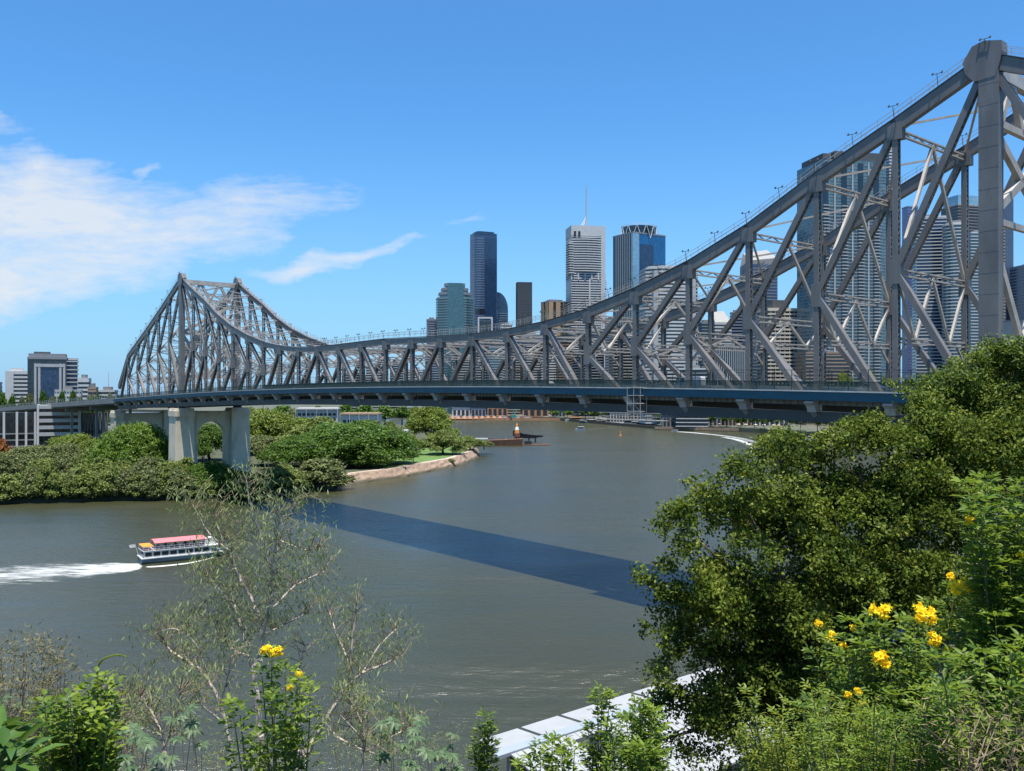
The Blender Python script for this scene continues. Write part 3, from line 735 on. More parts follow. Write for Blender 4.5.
# --- arched top
def profiled(name, label, pts, Y, depth, m, cat='tower', extra=None, yaw=0):
    """building whose front outline (column, row list) is extruded back"""
    cx = sum(p[0] for p in pts)/len(pts); X = (cx-512)/F*Y*KS
    t = thing(name, label, cat, (X, Y*KS, 4), R(yaw)); vs = []
    ppm = F/(Y*KS); o = [((x-cx)/ppm, far_z(y, Y)-4) for x, y in pts]
    n = len(o); vs = [(x, 0, z) for x, z in o]+[(x, depth, z) for x, z in o]
    b = MB(); b.add(vs, [tuple(range(n)), tuple(range(2*n-1, n-1, -1))]+[((i+1) % n, i, n+i, n+(i+1) % n) for i in range(n)])
    b.build('facade', m, t); return t
def bands(t, x0, x1, y, z0, z1, fh, bh, m, name='floor_band', dep=.5):
    me = MB().box(x0, x1, y-dep, y+.2, 0, bh).mesh(name, m); z = z0
    while z < z1: link(name, me, t).location = (0, 0, z); z += fh
pts = [(497, 400), (508, 400)]+[(508-11*(1-math.cos(a)), 310-18*math.sin(a)) for a in np.linspace(0, math.pi/2, 8)]
t = profiled('office_tower', 'dark tower with a quarter-round top beside the tall navy tower', pts[:2]+pts[2:], 1280, 20, G['navy'])
bands(t, -7.6, 7.6, 0, 4, far_z(312, 1280)-4, 4, .9, C_['bluegrey'])
tower('office_tower', 'plain dark brown slab tower standing alone', 516, 532, 282, 1100, 8, .7, 'brown', 'dark', 3.8, .6, .1, fins=9, finm='dark', plant=0)
# --- tan tower
t, w, d, h = tower('office_tower', 'tan stone tower with dark window strips left of the antenna tower', 541, 568, 301, 1090, 22, .8, 'brown', None, plant=.6)
for x in (-.36, .0, .36): sub(t, 'stone_pier', MB().box(x*w-w*.11, x*w+w*.11, -d/2-.5, -d/2+.6, 0, h-1.7), C_['tan'])
for y in (-.3, .3):
    for sg in (-1, 1): sub(t, 'stone_pier', MB().box(sg*w/2-.5, sg*w/2+.5, y*d-d*.17, y*d+d*.17, 0, h-1.7), C_['tan'])
# --- antenna tower
Y = 1070
t, w, d, h = tower('antenna_tower', 'pale grey tower with balconies and a white rooftop antenna', 566, 605, 226, Y, 9, .75, 'dark', 'white', 3.5, 1.7, .35, plant=0, parapet=False, fins=0)
sub(t, 'crown', MB().prism(scaled(RECT, w, d, .5), far_z(236, Y)-4, h+.6), C_['white'])
for x in (-.40, -.27): sub(t, 'crown_opening', MB().box(x*w-1.9, x*w+1.6, -d/2-.75, -d/2+.2, far_z(237, Y)-4, far_z(231.5, Y)-4), M['dark'])
z0, z1 = far_z(279, Y)-4, far_z(273.5, Y)-4
sub(t, 'plant_level', MB().prism(scaled(RECT, w, d, .2), z0-.5, z1+.5), M['dark'])
for i in range(6): x = -w/2+w*i/5; sub(t, 'column', MB().box(x-.9, x+.9, -d/2-.9, -d/2+.5, z0-1, z1+1), C_['white'])
me = MB()
pl = [(-w*.5-.2, -d*.2), (-w*.42, -d*.5-.4), (-w*.1, -d*.5-3.2), (w*.2, -d*.5-1.6), (w*.3, -d*.5-.4), (w*.3, -d*.2)]
me.prism(pl, 0, 1.5); me = me.mesh('balcony', C_['white']); z = z1+3
while z < far_z(238, Y)-4: link('balcony', me, t).location = (0, 0, z); z += 3.5
me = MB().prism([(-w*.5-5.2, -d*.38), (-w*.5-3.6, -d*.5-1.6), (-w*.5+3, -d*.5-2.2), (-w*.5+3, d*.1), (-w*.5-4, d*.1)], 0, 1.4).mesh('side_balcony', C_['white']); z = z1
while z < far_z(242, Y)-4: link('side_balcony', me, t).location = (0, 0, z); z += 3.5
me = MB().box(w*.5, w*.5+3, -d*.5, d*.2, 0, 1.3).mesh('end_balcony', C_['white']); z = 10
while z < z1-9: link('end_balcony', me, t).location = (0, 0, z); z += 3.5
sub(t, 'corner_pier', MB().box(w*.38, w*.5+.5, -d/2-.7, -d/2+1, 0, h), C_['white'])
sub(t, 'centre_pier', MB().box(w*.02, w*.06, -d/2-.6, -d/2+1, 0, z0), C_['white'])
at_ = MB(); at_.tube([(1.5, 0, h), (1.5, 0, h+22), (1.5, 0, far_z(183, Y)-4)], [1.3, 1.0, .55], 6)
for z in range(6, 24, 3): at_.box(.2, 2.8, -.4, .4, h+z, h+z+.35)
sub(t, 'antenna', at_, C_['grey'])
fin = MB(); fin.add([(-8, -.5, h+.3), (1.2, -.5, h+.3), (1.2, -.5, h+17), (-.5, -.5, h+16), (-8, .5, h+.3), (1.2, .5, h+.3), (1.2, .5, h+17), (-.5, .5, h+16)], [(0, 1, 2, 3), (7, 6, 5, 4), (1, 0, 4, 5), (2, 1, 5, 6), (3, 2, 6, 7), (0, 3, 7, 4)])
sub(t, 'antenna_fin', MB().tube([(-8, 0, h), (-1, 0, h+12), (1.4, 0, h+17)], .6, 5).tube([(-4, 0, h), (1.2, 0, h+15)], .5, 5), M['white'])
# --- blue tower with lattice crown
Y = 900
t, w, d, h = tower('blue_tower', 'bright blue glass tower with a white lattice ring crown', 613, 665.5, 233, Y, 32, .75, 'blue', None, plant=0)
rad = min(w, d)*.5
drum = [(math.cos(a)*w*.42, math.sin(a)*d*.52) for a in np.linspace(0, 2*math.pi, 25)[:-1]]
sub(t, 'crown_drum', MB().prism(drum, h-.3, far_z(225, Y)-4), G['dark'])
lat = MB(); n = 24
for i in range(n):
    p, q = drum[i], drum[(i+1) % n]; z0, z1 = h-6, far_z(224, Y)-4
    s = 1.05
    if i % 2 == 0: lat.beam((p[0]*s, p[1]*s, z0), (q[0]*s, q[1]*s, z1), .5, .5, (0, 0, 1))
    else: lat.beam((p[0]*s, p[1]*s, z1), (q[0]*s, q[1]*s, z0), .5, .5, (0, 0, 1))
    lat.beam((p[0]*s, p[1]*s, z1), (q[0]*s, q[1]*s, z1), .55, .45, (0, 0, 1))
sub(t, 'crown_lattice', lat, M['white'])
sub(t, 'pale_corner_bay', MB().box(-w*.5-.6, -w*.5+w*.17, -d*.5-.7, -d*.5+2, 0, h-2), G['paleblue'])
sub(t, 'dark_reflection_panel', MB().box(-w*.28, w*.12, -d*.5-.5, -d*.5+2, 0, h-14), G['navy'])  # navy panel standing in for a dark reflection on the blue face
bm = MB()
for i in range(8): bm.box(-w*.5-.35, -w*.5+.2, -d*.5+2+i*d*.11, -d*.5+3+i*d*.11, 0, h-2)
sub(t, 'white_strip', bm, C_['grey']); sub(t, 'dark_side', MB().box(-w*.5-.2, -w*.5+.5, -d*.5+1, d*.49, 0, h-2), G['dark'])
# --- white banded
t, w, d, h = tower('banded_tower', 'broad white banded office tower in front of the blue tower', 640, 697.5, 267, 760, 6, .8, 'dark', 'white', 3.7, 1.9, .5, OCT, plant=.0)
sub(t, 'roof_frame', MB().prism(scaled(OCT, w*.9, d*.9), h-.39, h+1.8), C_['grey'])
for sx in (-1, 1): sub(t, 'stair_core', MB().box(sx*w*.36-2.5, sx*w*.36+2.5, -d*.5-1.2, -d*.3, 0, h-4), C_['grey'])
# --- wedge roof tower
Y = 900
t, w, d, h = tower('wedge_tower', 'glass tower with a slanted white wedge roof', 740, 777.5, 264, Y, 10, .8, 'navyhi', 'mid', 3.8, 1.0, .2, RECT, plant=0, parapet=False)
za, zb_, zc = far_z(262, Y)-4, far_z(247, Y)-4, far_z(242, Y)-4
wd = MB(); wd.add([(-w/2, -d/2, h-.4), (w/2, -d/2, h-.4), (w/2, d/2, h-.4), (-w/2, d/2, h-.4), (-w/2, -d/2, h+4), (w/2, -d/2, h+8), (w/2, d/2, h+22), (-w/2+4, d/2, h+17)], [(0, 1, 5, 4), (1, 2, 6, 5), (2, 3, 7, 6), (3, 0, 4, 7), (4, 5, 6, 7)])
sub(t, 'wedge_roof', wd, C_['palroof'])
t, w, d, h = tower('pyramid_tower', 'white tower with a sloping pale pyramid roof', 710, 731, 322, 820, 8, .8, 'dark', 'white', 3.7, 1.9, .3, plant=0)
sub(t, 'sloping_roof', MB().add([(-w*.5, -d*.5, h), (w*.5, -d*.5, h), (w*.5, d*.5, h), (-w*.5, d*.5, h), (-w*.5+1, d*.3, h+13), (w*.3, d*.3, h+13)], [(0, 1, 5, 4), (1, 2, 5), (2, 3, 4, 5), (3, 0, 4)]), C_['palroof'])
t, w, d, h = tower('fluted_block', 'low pale block with close vertical white columns', 712, 745, 346, 735, 5, .7, 'dark', None, fins=13, finm='white', plant=.4)
t, w, d, h = tower('cream_block', 'cream office block with a grid of square windows', 757, 801, 308, 790, 8, .8, 'dark', 'cream', 4.1, 2.0, .6, RECT, fins=7, finm='cream', plant=0)
sub(t, 'penthouse', MB().box(-w*.3, w*.2, -d*.3, d*.3, h-.3, h+9), C_['dark'])
# --- residential tower
Y = 745
t, w, d, h = tower('apartment_tower', 'tall sea-green apartment tower behind the right truss', 797, 886, 160, Y, 12, .7, 'green', 'bluegrey', 3.3, .55, .15, RECT, plant=0, parapet=False)
sub(t, 'crown', MB().box(-w*.5-.3, -w*.38, -d*.5-.3, d*.3, h-.4, h+5), C_['dark'])
sub(t, 'crown', MB().box(-w*.30, w*.45, -d*.45, d*.5, h-.4, h+9), C_['dark'])
for x in (-.46, -.17, .09, .34): sub(t, 'recess_shade_strip', MB().box(x*w-3.0, x*w+3.0, -d/2-.45, -d/2+.5, 0, h-3), G['dark'])  # dark strips on the facade imitate the shade of recessed balconies
me = MB().box(-w*.5, w*.42, -d/2-.62, -d/2+.3, 0, .5)
for x in (-.46, -.17, .09, .34): me.box(x*w-3.4, x*w+3.4, -d/2-2.4, -d/2-.63, -.01, .95)
me = me.mesh('balcony_row', C_['grey'])
for i in range(66):
    if 4+i*3.3 < h-4: link('balcony_row', me, t).location = (0, 0, 4+i*3.3)
for x in (-.32, -.04, .215): sub(t, 'wall_strip', MB().box(x*w-.7, x*w+.7, -d/2-1.0, -d/2+.5, 0, h-2), C_['grey'])
t2, w2, d2, h2 = tower('apartment_tower', 'narrow white end bay with square windows against the sea-green tower', 884, 896, 148, 775, 12, 1.2, 'dark', 'white', 3.3, 1.9, .3, plant=.4)
# --- towers by the right truss leg
tower('office_tower', 'violet blue glass slab behind the right truss', 902, 918, 206, 950, 6, .9, 'violet', 'bluegrey', 3.8, .5, .1, plant=0)
tower('hotel_tower', 'wide tower with close white balcony bands and dark glass', 912, 946, 216, 800, -12, .7, 'navy', 'white', 3.6, 1.0, .7, RECT, plant=.5)
tower('hotel_tower', 'round tower with white curved balconies', 943, 966, 222, 770, 0, 1, 'teal', 'white', 3.5, 1.1, 1.2, ROUND, plant=.6)
t, w, d, h = tower('office_tower', 'dark tower with a pale blue glass top storey behind the round balconies', 941, 982, 205, 900, 15, .8, 'dark', 'brown', 3.7, .9, .2, RECT, plant=0)
sub(t, 'glass_top', MB().box(-w*.45, w*.5, -d*.45, d*.45, h-.3, h+12), G['paleblue'])
tower('hotel_tower', 'banded tower immediately left of the big near truss leg', 962, 990, 232, 830, 4, .8, 'teal', 'white', 3.5, 1.1, .7, RECT, plant=.4)
tower('office_tower', 'tall blue glass tower right of the big truss leg', 986, 1013.5, 190, 930, 14, .8, 'navyhi', None, fins=8, finm='bluegrey', plant=0)
tower('office_tower', 'brown stone tower right of the big truss leg', 990, 1005, 223, 860, 12, .8, 'brown', 'brown', 3.7, 2.0, .3, plant=0)
tower('office_block', 'pale blue glass block at the right edge', 1010, 1060, 264, 900, 8, .8, 'navyhi', 'grey', 3.7, 1.0)
tower('office_block', 'plain grey concrete block low at the right edge', 1002, 1075, 318, 700, 5, .7, C_['grey'], None, plant=.3)
# --- low blocks of the skyline
t, w, d, h = tower('low_office', 'dark block in a white frame below the tall navy tower', 478, 492, 320, 1080, 5, .8, 'dark', None, plant=0)
for x in (-.5, .5): sub(t, 'white_frame', MB().box(x*w-1, x*w+1, -d/2-1, d/2, 0, h+4), C_['white'])
sub(t, 'white_frame', MB().box(-w*.5, w*.5, -d/2-.9, -d/2+.5, h+2, h+4.4), C_['white'])
tower('low_office', 'pale low block with square openings right of the arched tower', 500, 512, 324, 1075, 8, .8, 'dark', 'white', 3.8, 1.6, .3, fins=4, finm='white')
mids_ = [(342, 360, 372, 1050, 'dark', 'white', 'white banded block seen through the flat middle of the truss'), (366, 384, 366, 1080, 'dark', 'grey', 'grey banded block seen through the flat middle of the truss'), (390, 404, 361, 1100, 'dark', 'white', 'narrow white block seen through the flat middle of the truss'), (406, 424, 369, 1050, 'teal', 'white', 'teal block with white floors left of the stepped tower foot'),
 (472, 486, 340, 1050, 'dark', 'white', 'white block at the foot of the tall navy tower'), (487, 503, 335, 1030, 'teal', 'grey', 'teal and grey block at the foot of the arched tower'), (506, 520, 343, 1050, 'brown', 'cream', 'cream block at the foot of the brown slab tower'), (523, 540, 334, 1060, 'dark', 'grey', 'grey block between brown slab and tan tower'), (540, 556, 330, 1040, 'dark', 'white', 'white block at the foot of the tan tower'), (556, 572, 341, 1020, 'brown', 'tan', 'tan block below the antenna tower'),
 (605, 617, 318, 960, 'navy', 'mid', 'dark block between antenna tower and blue tower'), (609, 640, 335, 885, 'dark', 'cream', 'cream banded block in front of the blue tower'), (572, 604, 352, 970, 'dark', 'grey', 'low grey block in front of the antenna tower'), (698, 712, 322, 860, 'teal', 'mid', 'dark teal block right of the broad banded tower'), (730, 742, 312, 880, 'navy', 'mid', 'navy block left of the wedge roof tower'), (795, 850, 352, 735, 'brown', 'brown', 'low brown podium below the sea-green tower'), (850, 900, 344, 760, 'dark', 'mid', 'dark low block below the white end bay'), (676, 708, 368, 700, 'dark', 'white', 'low white riverside block behind the deck fence'), (425, 440, 352, 1100, 'navy', 'grey', 'grey block at the foot of the stepped tower'), (452, 470, 358, 1050, 'dark', 'cream', 'cream low block before the stepped tower')]
for a, b, y, Y, g, bb, lab in mids_: tower('city_block', lab, a, b, y, Y, random.Random(a).uniform(-12, 18), .8, g, bb, 3.6, random.Random(b).choice([.8, 1.3, 1.7]), .3, RECT, cat='building')

# --- left bank buildings
t, w, d, h = tower('office_tower', 'dark glass office building with a framed blue window wall far left', 27.5, 68, 357, 560, 24, .8, 'dark', None, plant=0, zbase=8)
sub(t, 'roof_storey', MB().prism(scaled(RECT, w*.96, d*.9), h-.3, h+2.6), C_['mid']); sub(t, 'plant_room', MB().box(-w*.36, w*.05, -4, 6, h+2.5, h+4.2), C_['dark'])
sub(t, 'blue_window_wall', MB().box(-w*.18, w*.30, -d/2-1.0, -d/2+.6, 0, h-8), G['navy'])
for x in (-.3, -.2, .34, .44): sub(t, 'concrete_frame', MB().box(x*w-.8, x*w+.8, -d/2-1.4, -d/2+.5, 0, h-5), C_['grey'])
sub(t, 'concrete_frame', MB().box(-w*.3, w*.44, -d/2-1.5, -d/2+.5, h-7.5, h-5.2), C_['grey'])
tower('apartment_block', 'grey block with white balcony slabs behind the dark office', 62, 78, 358, 590, 24, .8, 'navy', 'white', 3.3, .8, .7, plant=0, zbase=8)
t, w, d, h = tower('apartment_block', 'white banded block at the far left of the skyline', 6, 28, 371, 640, 27, .8, 'dark', 'white', 3.4, 1.7, .3, zbase=8, plant=.6, cap='white')
sub(t, 'end_wall', MB().box(-w*.5-.6, -w*.15, -d*.5-.6, d*.3, 0, h-.2), C_['white'])
tower('apartment_block', 'small white apartment block in front of the dark office', 55, 82, 389.5, 520, 22, .6, C_['white'], 'grey', 3.2, .5, .25, zbase=8, plant=.3, fins=8, finm='white')
tower('apartment_block', 'pale block with flat roofs right of the dark office', 78, 91, 378, 560, 8, .8, 'dark', 'white', 3.3, 1.6, .3, zbase=8)
tower('apartment_block', 'low pink-roofed house beyond the viaduct', 88, 98, 387, 520, 8, .8, 'dark', 'brown', 3.2, 1.5, .3, zbase=8)
tower('apartment_block', 'low white house row left of the truss end', 98, 118, 390, 600, 8, .8, 'dark', 'white', 3.2, 1.5, .3, zbase=8)
t, w, d, h = tower('apartment_block', 'white block cut by the left edge of the photograph', -14, 2, 382, 600, 8, .8, 'dark', 'grey', 3.2, 1.2, .3, zbase=8)
# below the viaduct
Y = 395
t, w, d, h = tower('car_park', 'four-deck car park with pale parapet bands under the viaduct', 38, 80, 405, Y, 24, .6, 'dark', None, zbase=4, plant=0, parapet=False, cat='car park')
me = MB().box(-w/2-.3, w/2+.3, -d/2-.6, d/2+.3, 0, 1.9).mesh('parapet_band', C_['grey'])
for i in range(5): link('parapet_band', me, t).location = (0, 0, h-2-i*3.6)
for x in (-.5, .5): sub(t, 'end_wall', MB().box(x*w-.5, x*w+.5, -d/2-.7, d/2, 0, h+.2), C_['white'])
t, w, d, h = tower('framed_block', 'open concrete frame block with dark glass at the far left below the viaduct', -10, 37, 412, 400, 26, .5, 'dark', None, zbase=4, plant=0, parapet=False, cat='building')
for x in (-.47, -.2, .08, .28, .48): sub(t, 'white_column', MB().box(x*w-.55, x*w+.55, -d/2-.8, -d/2+.4, 0, h), C_['white'])
for z in (3.2, 6.6, 10): sub(t, 'floor_slab', MB().box(-w*.5, w*.5, -d/2-.6, -d/2+.3, z, z+.6), C_['mid'])
t, w, d, h = tower('framed_block', 'dark lattice-clad block between car park and end pier', 80, 108, 412, 410, 23, .5, 'dark', None, zbase=4, plant=0, parapet=False, cat='building')
lm = MB()
for i in range(9): lm.beam((-w/2+w*i/9, -d/2-.3, 0), (-w/2+w*(i+1)/9, -d/2-.3, h), .25, .25, (0, 1, 0)); lm.beam((-w/2+w*(i+1)/9, -d/2-.3, 0), (-w/2+w*i/9, -d/2-.3, h), .25, .25, (0, 1, 0))
sub(t, 'screen_lattice', lm, C_['mid'])
for z in (4, 8): sub(t, 'floor_slab', MB().box(-w*.5, w*.5, -d/2-.6, -d/2+.3, z, z+.5), C_['grey'])
# radio mast
t = thing('radio_mast', 'thin radio mast on the hill left of the truss end', 'mast', (*far_at(108.5, 392, 900)[:2], 20))
MB().tube([(0, 0, 0), (0, 0, far_z(372, 900)-20)], [.7, .25], 4).build('pole', M['palesteel'], t); MB().box(-1.2, 1.2, -.2, .2, 16, 16.5).build('crossarm', M['palesteel'], t)
# --- buildings on the park side under the deck
def pavilion(name, label, x0, x1, ytop, ybase, Y, roofc, wallc, yaw=0, cat='building', g=G['dark']):
    w = (x1-x0)*Y*KS/F; zt = far_z(ytop, Y); zb0 = GZ; t = thing(name, label, cat, (((x0+x1)/2-512)/F*Y*KS, Y*KS, zb0), R(yaw)); h = zt-zb0; d = w*.45
    MB().box(-w*.48, w*.48, 0, d, 0, h-1).build('wall', wallc, t)
    MB().box(-w*.5, w*.5, -1.2, d+1, h-.95, h-.2).box(-w*.47, w*.47, -.6, d, h-.2, h+.05).build('roof', roofc, t)
    for fl in range(max(1, int((h-1)/3.2))):
        n = max(2, int(w/3.2))
        for i in range(n):
            x = -w*.46+w*.92*(i+.5)/n; MB().box(x-1.05, x+1.05, -.12, .1, .7+fl*3.2, 2.4+fl*3.2).build('window', g, t)
    m = MB().box(-w*.49, w*.49, -1.5, -.01, 2.9, 3.1)
    for i in range(5): x = -w*.49+w*.98*i/4; m.box(x-.12, x+.12, -1.4, -1.15, 0, h-.95)
    m.build('veranda', C_['white'], t); return t
M['redroof'] = mat('tan_tile_roof', (.40, .27, .18), .85, 0, .15, .6)
pavilion('park_building', 'two-storey tan-roofed pavilion with white verandas among the park trees', 340, 379, 413, 432, 480, M['redroof'], C_['white'], -4)
pavilion('park_building', 'low white building left of the tan-roofed pavilion', 296, 338, 408, 425, 520, C_['white'], C_['grey'], 4)
pavilion('park_building', 'small white-roofed kiosk between the park trees', 389, 408, 430, 438, 430, C_['white'], C_['grey'], 0, 'kiosk')
# ================================================================== boats and river things
M['redcanopy'] = mat('faded_red_canopy', (.60, .16, .17), .7, 0, .1, .8)
M['orange'] = mat('orange_paint', (.75, .26, .03), .5, 0, .15, .5)
M['boatblue'] = mat('blue_grey_hull_paint', (.085, .14, .18), .4, 0, .1, .5)
M['window'] = mat('boat_window', (.02, .025, .03), .1, 0, .2, .5)
M['foam'] = None
def foammat():
    m = bpy.data.materials.new('white_foam'); m.use_nodes = True; t = m.node_tree; b = t.nodes['Principled BSDF']; l = t.links
    b.inputs['Base Color'].default_value = (.72, .74, .72, 1); b.inputs['Roughness'].default_value = .8
    co = t.nodes.new('ShaderNodeTexCoord'); no = t.nodes.new('ShaderNodeTexNoise'); no.inputs['Scale'].default_value = .42; no.inputs['Detail'].default_value = 8; no.inputs['Roughness'].default_value = .7
    mp = t.nodes.new('ShaderNodeMapping'); mp.inputs['Scale'].default_value = (.38, 1.7, 1); l.new(co.outputs['Object'], mp.inputs[0]); l.new(mp.outputs[0], no.inputs['Vector'])
    at = t.nodes.new('ShaderNodeAttribute'); at.attribute_name = 'cover'; at.attribute_type = 'GEOMETRY'
    ad = t.nodes.new('ShaderNodeMath'); ad.operation = 'ADD'; l.new(no.outputs[0], ad.inputs[0]); l.new(at.outputs['Fac'], ad.inputs[1])
    mr = t.nodes.new('ShaderNodeMapRange'); mr.inputs[1].default_value = .93; mr.inputs[2].default_value = 1.22; mr.inputs[4].default_value = .78; l.new(ad.outputs[0], mr.inputs[0])
    tr = t.nodes.new('ShaderNodeBsdfTransparent'); mx = t.nodes.new('ShaderNodeMixShader'); l.new(mr.outputs[0], mx.inputs[0])
    l.new(tr.outputs[0], mx.inputs[1]); l.new(b.outputs[0], mx.inputs[2]); l.new(mx.outputs[0], t.nodes['Material Output'].inputs[0]); return m
FOAM = foammat()
def wake(label, pts, widths, covers, z=.03):
    """foam lying on the water along a line; thick in the middle, torn at the edges"""
    pts = [Vector(p) for p in pts]; pd = dens(pts, 8); wd = np.interp(np.linspace(0, len(pts)-1, len(pd)), range(len(pts)), widths); cc = np.interp(np.linspace(0, len(pts)-1, len(pd)), range(len(pts)), covers)
    m = MB(); vs = []; fs = []; cov = []; K = 9
    for i, p in enumerate(pd):
        a, b = pd[max(i-1, 0)], pd[min(i+1, len(pd)-1)]; t = (b-a); t.z = 0; t.normalize(); nn = Vector((-t.y, t.x, 0))
        for j in range(K):
            q = j/(K-1)*2-1; vs.append(p+nn*q*wd[i]/2+Vector((0, 0, z))); e = min(i, len(pd)-1-i)/4.0
            cov.append((cc[i]*(1-abs(q)**2.2))*min(1, e)+0.0)
    for i in range(len(pd)-1):
        for j in range(K-1): fs.append((i*K+j, (i+1)*K+j, (i+1)*K+j+1, i*K+j+1))
    m.add(vs, fs); me = m.mesh('wake_foam', FOAM); a = me.attributes.new('cover', 'FLOAT', 'POINT'); a.data.foreach_set('value', cov)
    return tag(link('wake_foam', me), label, 'wake', kind='stuff')
# --- river cruise boat
st = onz(142, 562.5); hd = R(33); bl = 18.5
boat = thing('cruise_boat', 'double-deck white and blue cruise boat with a red canopy', 'boat', (st.x+math.cos(hd)*bl/2, st.y+math.sin(hd)*bl/2, 0), hd)
m = MB(); secs = []
for x, hw, zk, zs in [(-9.2, 2.4, .0, 1.35), (-6, 2.6, -.3, 1.3), (0, 2.65, -.4, 1.35), (4, 2.4, -.4, 1.5), (7, 1.5, -.3, 1.8), (9.2, .12, .2, 2.2)]:
    secs.append([(x, -hw, zs), (x, -hw*.97, .55), (x, -hw*.8, zk), (x, hw*.8, zk), (x, hw*.97, .55), (x, hw, zs)])
vs = [p for s in secs for p in s]; fs = []
for i in range(5):
    for j in range(5): fs.append((i*6+j, (i+1)*6+j, (i+1)*6+j+1, i*6+j+1))
    fs.append((i*6+5, (i+1)*6+5, (i+1)*6, i*6))
fs += [tuple(range(6)), tuple(range(35, 29, -1))]
m.add(vs, fs); m.build('hull', M['boatblue'], boat)
MB().box(-9.25, 6.9, -2.63, 2.63, 1.36, 1.62).build('rub_rail', M['white'], boat)
MB().box(-8.7, 4.6, -2.35, 2.35, 1.6, 3.35).build('cabin', C_['white'], boat)
for sy in (-1, 1):
    for i in range(8):
        x = -7.9+i*1.62
        MB().box(x-.62, x+.62, sy*2.35-.04 if sy < 0 else 2.31, sy*2.31 if sy < 0 else 2.39, 2.0, 3.0).build('cabin_window', M['window'], boat)
for y in (-1.3, 0, 1.3): MB().box(-8.76, -8.6, y-.45, y+.45, 2.05, 3.0).build('cabin_window', M['window'], boat)
MB().box(-9.0, 6.2, -2.55, 2.55, 3.36, 3.52).build('upper_deck', M['white'], boat)
m = MB()
for sy in (-2.45, 2.45):
    for z in (3.9, 4.45): m.beam((-8.9, sy, z), (6.1, sy, z), .06, .06, (0, 0, 1))
    for x in np.arange(-8.9, 6.2, 1.0): m.beam((x, sy, 3.5), (x, sy, 4.45), .06, .06, (1, 0, 0))
for x in (-8.9, 6.1): m.beam((x, -2.45, 4.45), (x, 2.45, 4.45), .06, .06, (0, 0, 1))
m.build('deck_railing', M['white'], boat)
m = MB().box(-6.6, 3.2, -2.4, 2.4, 3.53, 4.3); m.build('side_panel', M['boatblue'], boat) if False else None
c = MB(); vs = []; fs = []
ys = [-2.6, -2.0, -1, 0, 1, 2.0, 2.6]; zz = [5.45, 5.75, 5.95, 6.0, 5.95, 5.75, 5.45]
for x in (-6.8, 3.4):
    for y, z in zip(ys, zz): vs.append((x, y, z))
    for y, z in zip(ys, zz): vs.append((x, y, z-.1))
for j in range(6): fs += [(j, 14+j, 15+j, j+1), (7+j, 8+j, 22+j, 21+j)]
fs += [(6, 20, 27, 13), (0, 7, 21, 14)]+[(j, j+1, 8+j, 7+j) for j in range(6)]+[(14+j, 21+j, 22+j, 15+j) for j in range(6)]
c.add(vs, fs).build('canopy', M['redcanopy'], boat)
for x in np.linspace(-6.6, 3.2, 5):
    for y in (-2.4, 2.4): MB().beam((x, y, 3.5), (x, y, 5.5), .08, .08, (1, 0, 0)).build('canopy_post', M['white'], boat)
MB().box(-9.0, -6.9, -2.4, 2.4, 4.55, 4.68).build('stern_awning', M['orange'], boat)
MB().box(3.5, 5.6, -1.2, 1.2, 3.53, 5.3).build('wheelhouse', C_['white'], boat); MB().box(5.45, 5.68, -1.05, 1.05, 4.3, 5.0).build('wheelhouse_window', M['window'], boat)
for i in range(5): MB().box(-6+i*1.9, -5.6+i*1.9, -2.0, 2.0, 3.55, 3.98).build('bench', M['boatblue'], boat)
MB().tube([(-9.3, 0, 1.6), (-10.1, 0, 5.2)], .05, 5).add([(-9.9, 0, 4.3), (-10.1, 0, 5.2), (-11.2, .15, 5.0), (-11.0, .1, 4.2)], [(0, 1, 2, 3)]).build('stern_flag', C_['white'], boat)
# passengers on the upper deck: one skinned figure, copied
def person_mesh(name, shirt, skin=(.45, .28, .2), seated=True):
    me = bpy.data.meshes.new(name)
    v = [(0, 0, .45), (0, 0, .75), (0, 0, 1.0), (0, 0, 1.1), (.02, 0, 1.25), (.03, 0, 1.33),
         (0, .1, .45), (.42, .12, .47), (.42, .12, .05), (.52, .12, .02), (0, -.1, .45), (.42, -.12, .47), (.42, -.12, .05), (.52, -.12, .02),
         (0, .19, 1.0), (.05, .23, .74), (.26, .18, .62), (.34, .16, .6), (0, -.19, 1.0), (.05, -.23, .74), (.26, -.18, .62), (.34, -.16, .6)]
    e = [(0, 1), (1, 2), (2, 3), (3, 4), (4, 5), (0, 6), (6, 7), (7, 8), (8, 9), (0, 10), (10, 11), (11, 12), (12, 13), (2, 14), (14, 15), (15, 16), (16, 17), (2, 18), (18, 19), (19, 20), (20, 21)]
    rad = [.14, .13, .13, .055, .1, .07, .1, .07, .05, .04, .1, .07, .05, .04, .065, .05, .04, .04, .065, .05, .04, .04]
    me.from_pydata(v, e, []); o = bpy.data.objects.new(name, me); COL.objects.link(o)
    sk = o.modifiers.new('s', 'SKIN'); 
    for i, r in enumerate(rad): me.skin_vertices[0].data[i].radius = (r, r)
    me.skin_vertices[0].data[0].use_root = True
    o.modifiers.new('u', 'SUBSURF').levels = 1
    dg = bpy.context.evaluated_depsgraph_get(); dg.update(); nm = bpy.data.meshes.new_from_object(o.evaluated_get(dg)); nm.name = name
    bpy.data.objects.remove(o); sm, km, dm = mat(name+'_shirt', shirt, .9, 0, .1, 3), mat(name+'_skin', skin, .6, 0, .05, 3), mat(name+'_trousers', (.04, .05, .08), .9, 0, .1, 3)
    nm.materials.clear()
    for q in (sm, km, dm): nm.materials.append(q)
    for p in nm.polygons:
        c = p.center; p.material_index = 1 if c.z > 1.08 or (c.x > .22 and c.z > .56) else (2 if c.z < .6 else 0); p.use_smooth = True
    return nm
pm = []
